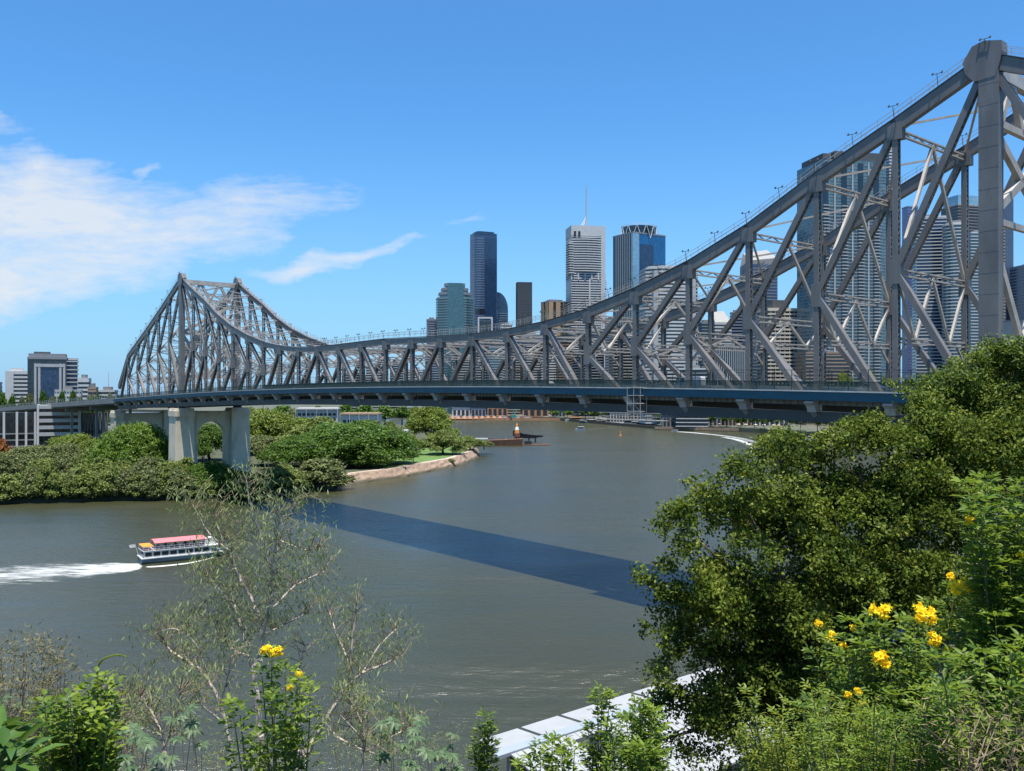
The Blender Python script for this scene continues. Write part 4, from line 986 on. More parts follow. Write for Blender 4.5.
for i, c in enumerate([(.6, .6, .6), (.05, .06, .09), (.45, .08, .07), (.08, .2, .35)]):
    try: pm.append(person_mesh('seated_passenger', c))
    except Exception as ex: print('person', ex)
boat.scale = (1.06, 1, .80)
bm_ = Matrix.Translation(boat.location) @ Matrix.Rotation(hd, 4, 'Z'); rp = random.Random(8)
for i in range(5):
    for y in (-1.7, -.9, 0, .9, 1.7):
        if rp.random() < .4 or not pm: continue
        o = link('person', pm[rp.randrange(len(pm))]); o.location = bm_ @ Vector(((-5.8+i*1.9)*1.06, y, 3.53*.80)); o.rotation_euler = (0, 0, hd); o.scale = (1, 1, .95)
        tag(o, 'passenger seated under the red canopy of the cruise boat', 'person', 'passengers on the cruise boat')
wake('wide white foam trail behind the red-canopied cruise boat', [onz(x, y) for x, y in [(146, 566), (125, 567.5), (95, 569.5), (60, 571.5), (20, 574), (-40, 577), (-120, 581)]], [7, 16, 25, 32, 37, 41, 44], [.95, .74, .64, .58, .55, .52, .44])
wake('thin bow foam along the cruise boat hull', [onz(x, y) for x, y in [(140, 567.5), (165, 566), (190, 563), (210, 558.5), (228, 552)]], [2.2, 2.2, 1.8, 1.4, .9], [.9, .85, .8, .7, .5], .05)
wake('faint outer wave crest left of the cruise boat', [onz(x, y) for x, y in [(100, 559), (60, 562), (20, 564), (-40, 566)]], [3, 4, 4, 4], [.35, .42, .4, .3], .04)
# --- small launch
def launch(name, label, px, py, ln, hd, hullc, roofc, cat='boat', h=1.0):
    p = onz(px, py); t = thing(name, label, cat, p, R(hd)); m = MB(); secs = []
    for x, hw in ((-.5, .17), (0, .19), (.3, .13), (.5, .01)): secs += [(x*ln, -hw*ln, .16*ln*h), (x*ln, -hw*ln*.7, -.02), (x*ln, hw*ln*.7, -.02), (x*ln, hw*ln, .16*ln*h)]
    fs = []
    for i in range(3):
        for j in range(4): fs.append((i*4+j, i*4+4+j, i*4+4+(j+1) % 4, i*4+(j+1) % 4))
    fs += [(3, 2, 1, 0), (12, 13, 14, 15)]
    m.add(secs, [tuple(reversed(f)) for f in fs]); m.build('hull', hullc, t)
    MB().box(-.4*ln, .2*ln, -.13*ln, .13*ln, .16*ln*h+.01, .30*ln*h).build('cabin', M['window'], t)
    MB().box(-.45*ln, .24*ln, -.15*ln, .15*ln, .302*ln*h, .335*ln*h).build('cabin_roof', roofc, t); return t
launch('motor_launch', 'small white motor launch heading left in mid river', 580, 430.5, 8.5, 170, M['white'], M['white'], h=1.3)
wake('thin white wake trailing the small launch', [onz(x, y) for x, y in [(584, 430), (600, 428.5), (622, 427), (650, 426)]], [2.5, 3, 3.5, 3.5], [.55, .5, .42, .3])
launch('speedboat', 'white speedboat at the head of a curving wake', 675, 431.5, 6, 175, M['white'], M['white'], h=.8)
wake('long curved wake of the speedboat sweeping right', [onz(x, y) for x, y in [(674, 431.5), (690, 432.5), (712, 434.5), (735, 437.5), (755, 442), (770, 448), (782, 456)]], [7, 11, 15, 17, 17, 15, 12], [.95, .72, .60, .55, .52, .5, .42])
wake('inner branch of the speedboat wake', [onz(x, y) for x, y in [(715, 436), (738, 440), (752, 446), (753, 451), (743, 455)]], [9, 11, 11, 9, 7], [.6, .65, .6, .58, .45], .05)
launch('ferry', 'yellow-topped ferry moored at the far city bank', 574, 421.3, 22, 178, C_['white'], M['orange'], 'ferry', .7)
launch('ferry', 'white low catamaran moored beside the yellow-topped ferry', 600, 421.8, 24, 176, C_['white'], C_['white'], 'ferry', .55)
launch('motor_launch', 'white launch moored below the deck near the dark tree', 868, 437.5, 13, 186, M['white'], C_['white'], h=.7)
# --- buoy
t = thing('channel_buoy', 'yellow channel buoy floating alone in mid river', 'buoy', onz(620.5, 436)); MB().lathe([(.9, 0), (1.0, .5), (.8, .9), (.35, 1.1), (.28, 3.0), (.0, 3.1)], n=10).build('body', M['orange'], t); MB().lathe([(.5, 3.12), (.5, 3.7), (.05, 4.0)], n=8).build('topmark', M['orange'], t)
# --- barge with beacon
M['rust'] = mat('rusty_brown_steel', (.16, .075, .045), .8, 0, .4, .4)
p = onz(505.5, 445.3); s = p.y/F; t = thing('work_barge', 'rusty brown work barge moored off the park point', 'barge', p, R(2))
MB().hexa([(-16.5*s, -4, -.3), (16*s, -4, -.3), (16*s, 4, -.3), (-16.5*s, 4, -.3), (-17.5*s, -4.5, 3.6), (17.5*s, -4.5, 4.6), (17.5*s, 4.5, 4.6), (-17.5*s, 4.5, 3.6)]).build('hull', M['rust'], t)
for x in np.linspace(-16, 16, 13): MB().box(x*s-.2, x*s+.2, -4.95, -4.42, .2, 4.2+1.6*abs(math.sin(x*1.7))).build('fender_pile', M['bark'], t)
MB().box(-30*s, -17.7*s, -3, 3, 4.1, 4.9).build('gangway', C_['grey'], t)
MB().box(17.8*s, 45*s, -2.5, 2.5, -.2, .7).build('pontoon', M['rust'], t)
MB().box(19*s, 26*s, -1.5, 1.5, .72, 3.0).build('deck_crate', M['dark'], t)
p = onz(529, 442.5); t2 = thing('dark_lighter', 'dark curved lighter boat behind the rusty barge', 'barge', (p.x, p.y+4, 0), R(2)); vs = []
for x, z0, z1, hw in ((-17, 4.6, 8.6, 1.2), (-14, 3.4, 8.2, 2.6), (-6, 3.0, 6.4, 3.2), (5, 3.0, 5.4, 3), (15, 3.9, 4.9, .5)): vs += [(x*s, -hw, z1), (x*s, -hw*.6, z0), (x*s, hw*.6, z0), (x*s, hw, z1)]
fs = []
for i in range(4):
    for j in range(4): fs.append((i*4+j, i*4+(j+1) % 4, i*4+4+(j+1) % 4, i*4+4+j))
fs += [(0, 1, 2, 3), (19, 18, 17, 16)]
MB().add(vs, fs).build('hull', M['dark'], t2)
for x in (-8, 0, 7): MB().box(x*s-.5, x*s+.5, -1.4, 1.4, -.5, 3.1).build('cradle', M['rust'], t2)
p = far_at(517, 436, 512); t3 = thing('channel_beacon', 'orange and white conical beacon standing beyond the barge', 'beacon', (p.x, p.y+6, 0)); z0 = 0
MB().lathe([(1.9, 0), (1.6, 5.5), (2.1, 5.6), (2.1, 8.2), (1.75, 8.3)], n=10).build('base', M['rust'], t3)
MB().lathe([(1.6, 8.31), (1.45, 10.5), (.75, 10.6), (.6, 14.0), (.1, 15.3)], n=10).build('cone', M['orange'], t3); MB().lathe([(1.52, 10.51), (.9, 12.5), (.85, 12.6)], n=10).build('white_band', M['white'], t3)
# --- far bank clutter: works yard, moored craft, restaurants
M['ochre'] = mat('orange_brown_hoarding', (.36, .19, .11), .85, 0, .4, .35)
M['greenm'] = mat('teal_machine_paint', (.05, .25, .24), .5, 0, .2, .4)
def shed(name, label, x0, x1, yt, yb, Y, wall, roof, bays=4, cat='shed', z0=None):
    w = (x1-x0)*Y*KS/F; zb0 = far_z(yb, Y) if z0 is None else z0; h = far_z(yt, Y)-zb0; t = thing(name, label, cat, (((x0+x1)/2-512)/F*Y*KS, Y*KS, zb0), 0); d = max(5, w*.3)
    MB().box(-w*.48, w*.48, 0, d, -2, h-.5).build('wall', wall, t)
    MB().hexa([(-w*.5, -1, h-.48), (w*.5, -1, h-.48), (w*.5, d+1, h-.48), (-w*.5, d+1, h-.48), (-w*.5, -1, h-.2), (w*.5, -1, h-.2), (w*.5, d*.5, h+.6), (-w*.5, d*.5, h+.6)]).build('roof', roof, t)
    for i in range(bays):
        x = -w*.47+w*.94*(i+.5)/bays; MB().box(x-w*.3/bays, x+w*.3/bays, -.12, .1, h*.12, h*.62).build('opening', M['dark'], t)
    return t
rq = random.Random(12)
Y = 985
for a, b, yt, wm, rm, lab in [(452, 470, 406, C_['white'], C_['white'], 'white site hut left end of the works yard'), (471, 486, 405, C_['paleblue'] if 'paleblue' in C_ else C_['bluegrey'], C_['white'], 'pale blue site hut with a white roof in the works yard'), (487, 508, 404, M['ochre'], M['orange'], 'orange-roofed shed in the works yard'), (522, 549, 406, M['ochre'], M['ochre'], 'long rust-brown shed right end of the works yard'),
                              (551, 566, 408, C_['bluegrey'], C_['grey'], 'blue-grey shed between works yard and ferry wharf')]:
    shed('site_shed', lab, a, b, yt, 417, Y, wm, rm, 4)
m = []
for i, x in enumerate(range(446, 506, 6)):
    t = thing('spoil_heap', 'orange-brown heap in the row along the works yard water edge', 'heap', (*far_at(x, 416, 970)[:2], 1.5), 0, 'heaps along the works yard'); b = MB(); pr = [(3.8, 0), (3.0, 1.6), (1.6, 3.0+rq.random()), (.2, 3.8+rq.random())]; b.lathe(pr, n=9); b.build('heap', M['ochre'], t)
cmat = [C_['white'], M['ochre'], C_['bluegrey'], M['rust'], C_['cream'], C_['mid'], M['orange']]
for i in range(30):
    px = 447+i*3.5+rq.uniform(-1.5, 1.5); L_, H_ = rq.uniform(3, 8), rq.uniform(2.2, 4.6); q = far_at(px, 416, 976+rq.uniform(-3, 8)); wm = cmat[rq.randrange(7)]
    t = thing('site_container', 'container or crate among the mixed stores of the works yard', 'container', (q.x, q.y, 1.5), rq.uniform(-.3, .3), 'containers in the works yard')
    MB().box(-L_/2, L_/2, -1.4, 1.4, 0, H_).build('body', wm, t); MB().box(-L_/2+.3, L_/2-.3, -1.47, -1.3, .3, H_-.4).build('door', cmat[rq.randrange(7)], t)
for i in range(16):
    px = 583+i*5+rq.uniform(-2, 2); launch('moored_boat', 'small boat moored in the row along the ferry wharf', px, 422.6+max(0, (px-600)*.075)+rq.uniform(0, .7), rq.uniform(7, 14), rq.uniform(-12, 12)+rq.choice([0, 180]), M['white'] if i % 4 else M['boatblue'], C_[rq.choice(['white', 'cream', 'grey'])], h=rq.uniform(.8, 1.3))['group'] = 'boats along the ferry wharf'
for i in range(10):
    q = far_at(700+i*9+rq.uniform(-3, 3), 425, 716-i*4); t = thing('shade_umbrella', 'pale shade umbrella in the row along the right river terrace', 'umbrella', (q.x, q.y, 4.0), 0, 'umbrellas on the river terrace'); MB().tube([(0, 0, 0), (0, 0, 2.6)], .07, 5).build('pole', M['palesteel'], t); MB().lathe([(2.0, 2.3), (1.0, 2.75), (.05, 3.0)], n=8).build('canopy', C_[rq.choice(['white', 'cream', 'tan'])], t)
t = thing('crawler_crane', 'teal crane standing in the works yard', 'crane', (*far_at(513, 416, 965)[:2], 1.5), .3); MB().box(-4, 4, -2.5, 2.5, 0, 1.6).build('tracks', M['dark'], t); MB().box(-3, 3, -2.2, 2.2, 1.62, 5.5).build('cab', M['greenm'], t)
b = MB(); b.tube([(1, 0, 4), (8, 0, 17)], .5, 5).tube([(-2, 0, 5), (0, 0, 10), (8, 0, 17)], .25, 5); b.build('jib', M['greenm'], t)
for i, (a, b, yt, wm, rm, lab) in enumerate([(610, 632, 409.5, C_['white'], C_['white'], 'white riverside restaurant with a flat roof at the ferry wharf'), (633, 660, 410, C_['cream'], C_['white'], 'cream riverside restaurant with awnings'), (662, 690, 412, C_['mid'], C_['grey'], 'dark-fronted riverside restaurant under the bridge'), (692, 722, 413, C_['mid'], C_['white'], 'riverside terrace with white shade roof'), (724, 752, 414, C_['brown'], C_['grey'], 'brown riverside boathouse beside the quay'), (754, 790, 415, C_['grey'], C_['white'], 'long grey riverside wharf shed')]):
    shed('riverside_restaurant', lab, a, b, yt, 423 if i < 2 else 428, 835 if i < 2 else 725, wm, rm, 7, 'restaurant')
MB_ = MB()
def retaining(label, x0, x1, Y0, Y1, h, m):
    Y0 *= KS; Y1 *= KS; a = Vector(((x0-512)/F*Y0, Y0, 0)); b = Vector(((x1-512)/F*Y1, Y1, 0)); w = MB().beam(a+Vector((0, 0, h/2-.5)), b+Vector((0, 0, h/2-.5)), 1.2, h+1, (0, 1, 0)); return tag(w.build('quay_wall', m), label, 'quay wall')
retaining('pale stone quay wall along the right far bank', 655, 800, 716, 662, 3.4, M['stone']); retaining('brown quay wall under the works yard', 440, 560, 975, 955, 3.0, M['ochre']); retaining('timber ferry wharf wall', 562, 655, 950, 740, 3.0, M['bark'])
for i, (px, lab) in enumerate([(812, 'white moored boat under the bridge, left of three'), (836, 'white moored boat under the bridge, middle of three'), (905, 'white moored boat under the bridge, hidden by leaves')]): launch('moored_boat', lab, px, 440+i*1.5, 11, 185, M['white'], C_['white'], h=.8)
M['fascia2'] = mat('dull_galvanised_tube', (.33, .335, .33), .6, 0, .15, 2)
# --- scaffold tower hanging on the bridge
sc = thing('access_scaffold', 'pale scaffold tower hung on the outside of the bridge deck', 'scaffold', B(4.78*P, -3.3, zd(5*P)), math.atan2(DY, DX)); m = MB()
for x in (-1.5, 0, 1.5):
    for y in (-.1, 1.5): m.tube([(x, -y, -5.5), (x, -y, .3)], .05, 5)
for z in np.arange(-5.4, .2, 1.35):
    for y in (-.1, 1.5): m.tube([(-1.5, -y, z), (1.5, -y, z)], .045, 5)
    for x in (-1.5, 1.5): m.tube([(x, .1, z), (x, -1.5, z)], .045, 5)
m.build('tube_frame', M['fascia2'], sc)
m = MB().tube([(-1.5, -1.5, 0), (1.5, -1.5, .2)], .045, 5).tube([(1.5, -1.5, -2.7), (-1.5, -1.5, 0)], .07, 5).tube([(-1.5, -1.5, -5.4), (1.5, -1.5, -2.7)], .07, 5); m.build('diagonal_tube', M['palesteel'], sc)
for z in (-2.7, 0): MB().box(-1.5, 1.5, -1.5, .1, z, z+.07).build('platform', M['palesteel'], sc)
m = MB().box(-7, 7, -2.6, 1.4, -5.6, -5.48)
for x in np.arange(-7, 7.1, 1.0):
    for y in (-2.6, 1.4): m.tube([(x, y, -5.5), (x, y, -4.3)], .035, 4)
for z in (-4.3, -4.9):
    for y in (-2.6, 1.4): m.tube([(-7, y, z), (7, y, z)], .035, 4)
m.build('hanging_walkway', C0['mid'], sc)
# --- cars and a truck on the bridge
def car(name, label, s, n, paint, kind='sedan', rev=False):
    z = zd(s)-.25; t = thing(name, label, 'car' if kind == 'sedan' else 'van', B(s, n, z), math.atan2(DY, DX)+(math.pi if rev else 0))
    if kind == 'sedan': pr = [(-2.2, .35), (-2.25, .8), (-1.9, .95), (-1.35, 1.0), (-.75, 1.42), (.45, 1.45), (1.15, 1.0), (2.05, .85), (2.25, .6), (2.2, .35)]; gl = [(-1.2, 1.02), (-.7, 1.36), (.4, 1.38), (1.0, 1.02)]
    else: pr = [(-2.6, .4), (-2.6, 2.1), (-2.4, 2.2), (1.2, 2.2), (1.9, 1.3), (2.5, 1.1), (2.6, .4)]; gl = [(.5, 1.3), (.5, 2.0), (1.15, 2.0), (1.7, 1.3)]
    def ext(p, w, m): k = len(p); m.add([(x, -w, z) for x, z in p]+[(x, w, z) for x, z in p], [tuple(range(k-1, -1, -1)) if False else tuple(range(k)), tuple(range(2*k-1, k-1, -1))]+[((i+1) % k, i, k+i, k+(i+1) % k) for i in range(k)]); return m
    ext(pr, .86, MB()).build('body', paint, t); ext(gl, .88, MB()).build('window', M['window'], t)
    for x in (-1.4, 1.4):
        for y in (-.85, .85):
            MB().tube([(x, y-.1, .33), (x, y+.1, .33)], .33, 12).build('wheel', M['dark'], t)
    for y in (-.6, .6):
        MB().box(2.15, 2.27, y-.18, y+.18, .58, .72).build('headlight', C_['white'], t); MB().box(-2.28 if kind == 'sedan' else -2.63, -2.15, y-.18, y+.18, .7, .84).build('tail_light', M['redcanopy'], t)
    return t
M['silver'] = mat('silver_car_paint', (.55, .56, .58), .25, .5, .03, 1); M['yellowp'] = mat('amber_paint', (.75, .42, .08), .5, 0, .05, 1); M['bluep'] = mat('dark_blue_car_paint', (.03, .05, .12), .25, .3, .03, 1)
car('parked_car' if False else 'car', 'silver car on the bridge deck near the right trees', 1.45*P, 3.2, M['silver'])
car('van', 'white van with an amber cab on the bridge deck', 4.2*P, 3.2, M['white'], 'van'); car('car', 'dark blue car behind the white van on the bridge', 5.6*P, 6.5, M['bluep']); car('car', 'white car on the bridge beyond the scaffold', 7.3*P, 3.4, M['white'])
# ================================================================== vegetation
rng = np.random.default_rng(11)
LM = {}
LM['ficus'] = leafmat('deep_green_leaves', (.030, .075, .010), (.115, .20, .022), .3, .5, .3)
LM['bright'] = leafmat('bright_green_leaves', (.07, .13, .015), (.15, .24, .03), .35, .5, .3)
LM['lime'] = leafmat('yellow_green_leaves', (.09, .13, .02), (.20, .26, .04), .35, .55, .3)
LM['olive'] = leafmat('olive_mangrove_leaves', (.065, .105, .022), (.22, .265, .06), .25, .55, .3)
LM['greyg'] = leafmat('grey_green_leaves', (.07, .095, .032), (.20, .225, .08), .25, .6, .3)
LM['gum'] = leafmat('gum_tree_leaves', (.13, .175, .06), (.29, .34, .13), .45, .5, .35)
LM['camph'] = leafmat('dark_glossy_leaves', (.022, .048, .007), (.15, .20, .022), .32, .6, .14, (.22, .25, .05), .75)
LM['camph2'] = leafmat('mid_green_leaves', (.032, .065, .010), (.16, .22, .026), .3, .55, .2, (.24, .27, .06))
LM['broad'] = leafmat('broad_glossy_leaves', (.05, .11, .015), (.12, .21, .035), .3, .3, .5)
LM['tecoma'] = leafmat('fresh_green_leaflets', (.045, .10, .010), (.20, .28, .028), .4, .5, .3, None, 2.0)
LM['tecyel'] = leafmat('yellow_green_leaflets', (.10, .15, .014), (.27, .32, .035), .45, .45, .4)
LM['flower'] = leafmat('yellow_petals', (.84, .58, .008), (.90, .74, .03), .3, .6, .2)
LM['castor'] = leafmat('blue_green_palmate_leaves', (.06, .115, .05), (.135, .20, .09), .35, .5, .4)
LM['straw'] = leafmat('dry_straw_stems', (.20, .15, .08), (.36, .28, .15), .3, .8, .2)
LM['dry'] = leafmat('dry_brown_fine_leaves', (.13, .12, .05), (.28, .26, .13), .35, .7, .2)
LM['red'] = leafmat('orange_red_blossom_leaves', (.10, .09, .03), (.38, .12, .035), .3, .6, .2)
M['twig'] = mat('brown_twig', (.16, .12, .08), .85, 0, .2, 6)
M['stem'] = mat('green_brown_stem', (.12, .12, .05), .8, 0, .2, 6)
M['redstem'] = mat('reddish_stem', (.28, .15, .085), .8, 0, .25, 6)
def unit(a): return a/np.maximum(np.linalg.norm(a, axis=1, keepdims=True), 1e-9)
def leafmesh(name, C, Lh, Wd, m, A=None, Nn=None, jit=.4, fold=False):
    """one small pointed face (or a folded pair) per leaf: C centres, A growing direction, Nn facing"""
    n = len(C); C = np.asarray(C, float)
    if A is None: A = rng.normal(size=(n, 3))
    if Nn is None: Nn = rng.normal(size=(n, 3))+np.array([0, 0, .8])
    A = unit(np.asarray(A, float)+rng.normal(size=(n, 3))*jit*.5); Nn = np.asarray(Nn, float)
    Sd = unit(np.cross(A, Nn)); Nn = unit(np.cross(Sd, A))
    Lh = np.broadcast_to(Lh, (n,))[:, None]*rng.uniform(.7, 1.2, (n, 1)); Wd = np.broadcast_to(Wd, (n,))[:, None]*rng.uniform(.8, 1.2, (n, 1))
    if not fold:
        V = np.stack([C-A*Lh/2, C+Sd*Wd/2-A*Lh*.06, C+A*Lh/2, C-Sd*Wd/2-A*Lh*.06], 1).reshape(-1, 3); k = 4
        I = np.arange(4*n, dtype=np.int32); tot = np.full(n, 4, np.int32)
    else:
        b = C-A*Lh/2; t = C+A*Lh/2-Nn*Lh*.10; up = Nn*Wd*.16
        V = np.stack([b, C-A*Lh*.18+Sd*Wd/2+up, C+A*Lh*.15+Sd*Wd*.42+up, t, C+A*Lh*.15-Sd*Wd*.42+up, C-A*Lh*.18-Sd*Wd/2+up, C+A*Lh*.0+Nn*Lh*.03], 1).reshape(-1, 3)
        f = np.array([[0, 6, 2, 1], [6, 3, 2, 2], [0, 5, 4, 6], [6, 4, 3, 3]]); 
        o = (np.arange(n)*7)[:, None]
        I = np.concatenate([o+np.array([[0, 6, 2, 1]]), o+np.array([[0, 5, 4, 6]])], 1).reshape(-1)
        J = np.concatenate([o+np.array([[6, 3, 2]]), o+np.array([[6, 4, 3]])], 1).reshape(-1)
        tot = np.concatenate([np.full(2*n, 4, np.int32), np.full(2*n, 3, np.int32)]); I = np.concatenate([I, J]).astype(np.int32)
    me = bpy.data.meshes.new(name); me.vertices.add(len(V)); me.vertices.foreach_set('co', V.astype(np.float32).ravel())
    me.loops.add(len(I)); me.loops.foreach_set('vertex_index', I); me.polygons.add(len(tot))
    st = np.concatenate([[0], np.cumsum(tot)[:-1]]).astype(np.int32); me.polygons.foreach_set('loop_start', st); me.polygons.foreach_set('loop_total', tot)
    me.materials.append(m); me.update(calc_edges=True); me.validate(); return me
def lobes_points(lobes, n_spray, per, spread, shell=.5, flat=1.0, low=.35):
    """leaf positions gathered in sprays spread through a set of lobes (x,y,z,r)"""
    Lb = np.array(lobes, float); w = Lb[:, 3]**2.2; w /= w.sum(); k = rng.choice(len(Lb), n_spray, p=w)
    D = unit(rng.normal(size=(n_spray, 3))); dn = (D[:, 2] < -low) & (rng.random(n_spray) < .75); D[dn, 2] *= -1
    rad = Lb[k, 3]*(shell+(1-shell)*rng.random(n_spray)**.6)*rng.uniform(.88, 1.08, n_spray)
    Cc = Lb[k, :3]+D*rad[:, None]*np.array([1, 1, flat])
    sz = rng.uniform(.6, 1.35, n_spray)
    P_ = np.repeat(Cc, per, 0)+rng.normal(size=(n_spray*per, 3))*spread*np.repeat(sz, per)[:, None]*np.array([1, 1, .75])
    O_ = np.repeat(D, per, 0)
    return P_, O_
def crown_lobes(R_, H, n, seed, flat=.62, core=.5, skirt=0):
    r = np.random.default_rng(seed); L_ = []
    for i in range(n):
        a = i*2.4+r.uniform(-.4, .4); q = math.sqrt((i+.4)/n)
        rr_ = R_*r.uniform(.26, .42)
        x, y = q*(R_-rr_)*math.cos(a), q*(R_-rr_)*math.sin(a); z = H*(.45+.42*(1-q*q)*r.uniform(.7, 1.1)+r.uniform(-.05, .05))
        L_.append((x, y, z, rr_*r.uniform(.9, 1.1)))
    for i in range(skirt):                   # low limbs round the foot
        a = i*6.283/skirt+r.uniform(-.3, .3); rr_ = R_*r.uniform(.24, .36); q = R_-rr_*.8
        L_.append((q*math.cos(a), q*math.sin(a), H*r.uniform(.2, .42), rr_))
    return L_
def trunk_mesh(name, base_r, fork_z, lobes, m, nl=5, seed=0):
    r = random.Random(seed); b = MB(); lean = Vector((r.uniform(-.3, .3), r.uniform(-.3, .3), 0))*base_r*2
    b.tube([(0, 0, -1.5), (0, 0, .2), tuple(Vector((0, 0, fork_z*.6))+lean), tuple(Vector((0, 0, fork_z))+lean*1.4)], [base_r*1.5, base_r*1.15, base_r*.85, base_r*.7], 7)
    for l in sorted(lobes, key=lambda q: -q[3])[:nl]:
        e = Vector(l[:3]); s = Vector((0, 0, fork_z*.95))+lean*1.4; md = s.lerp(e, .5)+Vector((0, 0, -abs(e.z-s.z)*.12))
        b.tube([s, md, e], [base_r*.5, base_r*.33, base_r*.1], 5)
    return b.mesh(name, m)
KIND = {}
def kind(key, R_, H, nl, spr, per, spread, ls, lm, seed, fork=.32, br=.35, flat=.62, shell=.5, bm='bark', skirt=0):
    lb = crown_lobes(R_, H, nl, seed, flat, skirt=skirt); P_, O_ = lobes_points(lb, spr, per, spread, shell, .8)
    me = leafmesh('crown', P_, ls, ls*.7, LM[lm], None, O_+rng.normal(size=O_.shape)*.55+np.array([0, 0, .45]))
    KIND[key] = (trunk_mesh('trunk', br, H*fork, lb, M[bm], 6, seed), me, R_, H)
# modelled at real size, then copied
for i in range(3): kind('mangrove%d' % i, 4.2, 7.2, 11, 1000, 9, .30, .46, 'olive' if i != 1 else 'greyg', 20+i, .15, .14, skirt=8)
for i in range(2): kind('ficus%d' % i, 13, 15, 26, 3600, 9, .50, .62, 'ficus', 30+i, .2, .7, skirt=10)
kind('poinciana', 13.5, 14, 24, 3000, 9, .50, .62, 'bright', 41, .25, .55, skirt=8)
for i in range(2): kind('park%d' % i, 7.5, 12, 16, 1700, 9, .38, .55, ['olive', 'lime'][i], 50+i, .22, .4, skirt=5)
kind('lime', 8, 9.5, 16, 1700, 9, .40, .55, 'lime', 53, .2, .35, skirt=6)
kind('red', 5, 6, 10, 400, 9, .4, .65, 'red', 57, .3, .25)
kind('greytree', 6.5, 9, 14, 1500, 9, .36, .5, 'greyg', 58, .2, .3, skirt=5)
kind('street', 4.5, 8, 10, 380, 8, .42, .85, 'ficus', 61, .3, .25)
kind('bush', 2.4, 2.6, 7, 220, 8, .24, .5, 'greyg', 62, .2, .1)
def plant_tree(key, name, label, x, y, z, sc=1.0, sz=None, group=None, cat='tree', rz=None):
    tk, cr, R_, H = KIND[key]
    t = thing(name, label, cat, (x, y, z), rng.uniform(0, 6.28) if rz is None else rz, group); t.scale = (sc, sc, sz or sc)
    link('trunk', tk, t); link('crown', cr, t); return t
def tree_px(key, name, label, px, pytop, Y, wpx, zbase=GZ, group=None, cat='tree'):
    Y = Y*KS; tk, cr, R_, H = KIND[key]; sc = wpx*Y/F/2/(R_*1.02); h = zat(pytop, Y)-zbase
    return plant_tree(key, name, label, (px-512)/F*Y, Y, zbase, sc, h/(H*1.04), group, cat)
# mangroves along the left bank: front row and second row
labm = 'olive green mangrove tree in the dense row along the left bank'
shl = dens(shore[1:9], 8)
px = -70
r_ = random.Random(5)
while px < 205:
    p = onz(px, float(np.interp(px, [-150, 0, 60, 110, 170, 215], [505, 503, 502, 500, 499.5, 498.5]))); Y = (p.y+r_.uniform(0, 2.2))/KS; top = 470+r_.uniform(-7, 7)
    tree_px('mangrove%d' % r_.randrange(3), 'mangrove_tree', labm, px, top, Y, r_.uniform(27, 40), .2, 'mangroves along the left bank'); px += r_.uniform(11, 15)
px = -60
while px < 190:
    tree_px('mangrove%d' % r_.randrange(3), 'mangrove_tree', labm, px, 456+r_.uniform(-5, 6), 262+r_.uniform(-2, 4), r_.uniform(30, 42), 3.0, 'mangroves along the left bank'); px += r_.uniform(17, 24)
tree_px('poinciana', 'spreading_tree', 'broad bright green domed tree in front of the end pier', 136, 425, 292, 92)
tree_px('ficus0', 'spreading_tree', 'dark green tree filling the shade at the foot of the arched pier', 210, 462, 263, 62, 2)
tree_px('ficus1', 'spreading_tree', 'dark tree right of the arched pier behind the gum sapling', 232, 470, 259, 50, 2)
tree_px('lime', 'park_tree', 'yellow-green tree in front of the car park', 72, 436, 330, 66); tree_px('lime', 'park_tree', 'lime green low tree left of the domed tree', 92, 441, 315, 40)
tree_px('greytree', 'park_tree', 'grey-green tree below the framed block at the far left', 28, 445, 310, 62); tree_px('greytree', 'park_tree', 'grey-brown leafed tree below the car park', 62, 443, 300, 48)
tree_px('park0', 'park_tree', 'olive tree at the left edge of the left bank', -6, 452, 300, 55); tree_px('park0', 'park_tree', 'olive tree left of the broad domed tree', 90, 448, 296, 40)
tree_px('red', 'flowering_tree', 'orange-red flowering tree cut by the left edge', -6, 438, 320, 34)
tree_px('ficus1', 'park_tree', 'dark tree behind the arch of the tower pier', 210, 424, 360, 60); tree_px('poinciana', 'park_tree', 'bright green tree behind the piers', 158, 424, 345, 50)
# park trees right of the pier
tree_px('lime', 'park_tree', 'pale green tree right beside the tower pier', 270, 412, 400, 74); tree_px('lime', 'park_tree', 'pale green tree behind the dark figs', 305, 420, 420, 70)
tree_px('greytree', 'park_tree', 'brownish grey-green tree beside the foot of the pier', 262, 435, 335, 52); tree_px('park0', 'park_tree', 'olive green tree above the dark figs', 318, 417, 380, 74)
tree_px('ficus0', 'fig_tree', 'largest dark green fig overhanging the river wall', 350, 423, 338, 128); tree_px('ficus1', 'fig_tree', 'dark green fig at the left of the great fig', 300, 436, 322, 84)
tree_px('ficus0', 'fig_tree', 'dark green fig right end of the fig clump', 388, 428, 345, 66); tree_px('ficus1', 'fig_tree', 'dark low fig branchy over the pink wall', 366, 445, 328, 60)
tree_px('park0', 'park_tree', 'olive tree behind the right end of the fig clump', 372, 420, 385, 60)
tree_px('olive' if 'olive' in KIND else 'mangrove1', 'mangrove_tree', 'rounded olive mangrove at the water edge left of the pink wall', 322, 456, 282, 62, .4); tree_px('mangrove0', 'mangrove_tree', 'olive mangrove between the pier and the rounded mangrove', 282, 464, 272, 56, .4); tree_px('mangrove2', 'mangrove_tree', 'dark mangrove behind the top of the gum sapling', 246, 470, 258, 50, 1.2); tree_px('mangrove1', 'mangrove_tree', 'low mangrove in the gap right of the mangrove row', 216, 478, 262, 40, 1.2)
tree_px('park1', 'park_tree', 'large rounded yellow-green tree on the park point', 431, 405, 455, 56); tree_px('park0', 'park_tree', 'spreading olive tree on the lawn at the point', 443, 430, 395, 52)
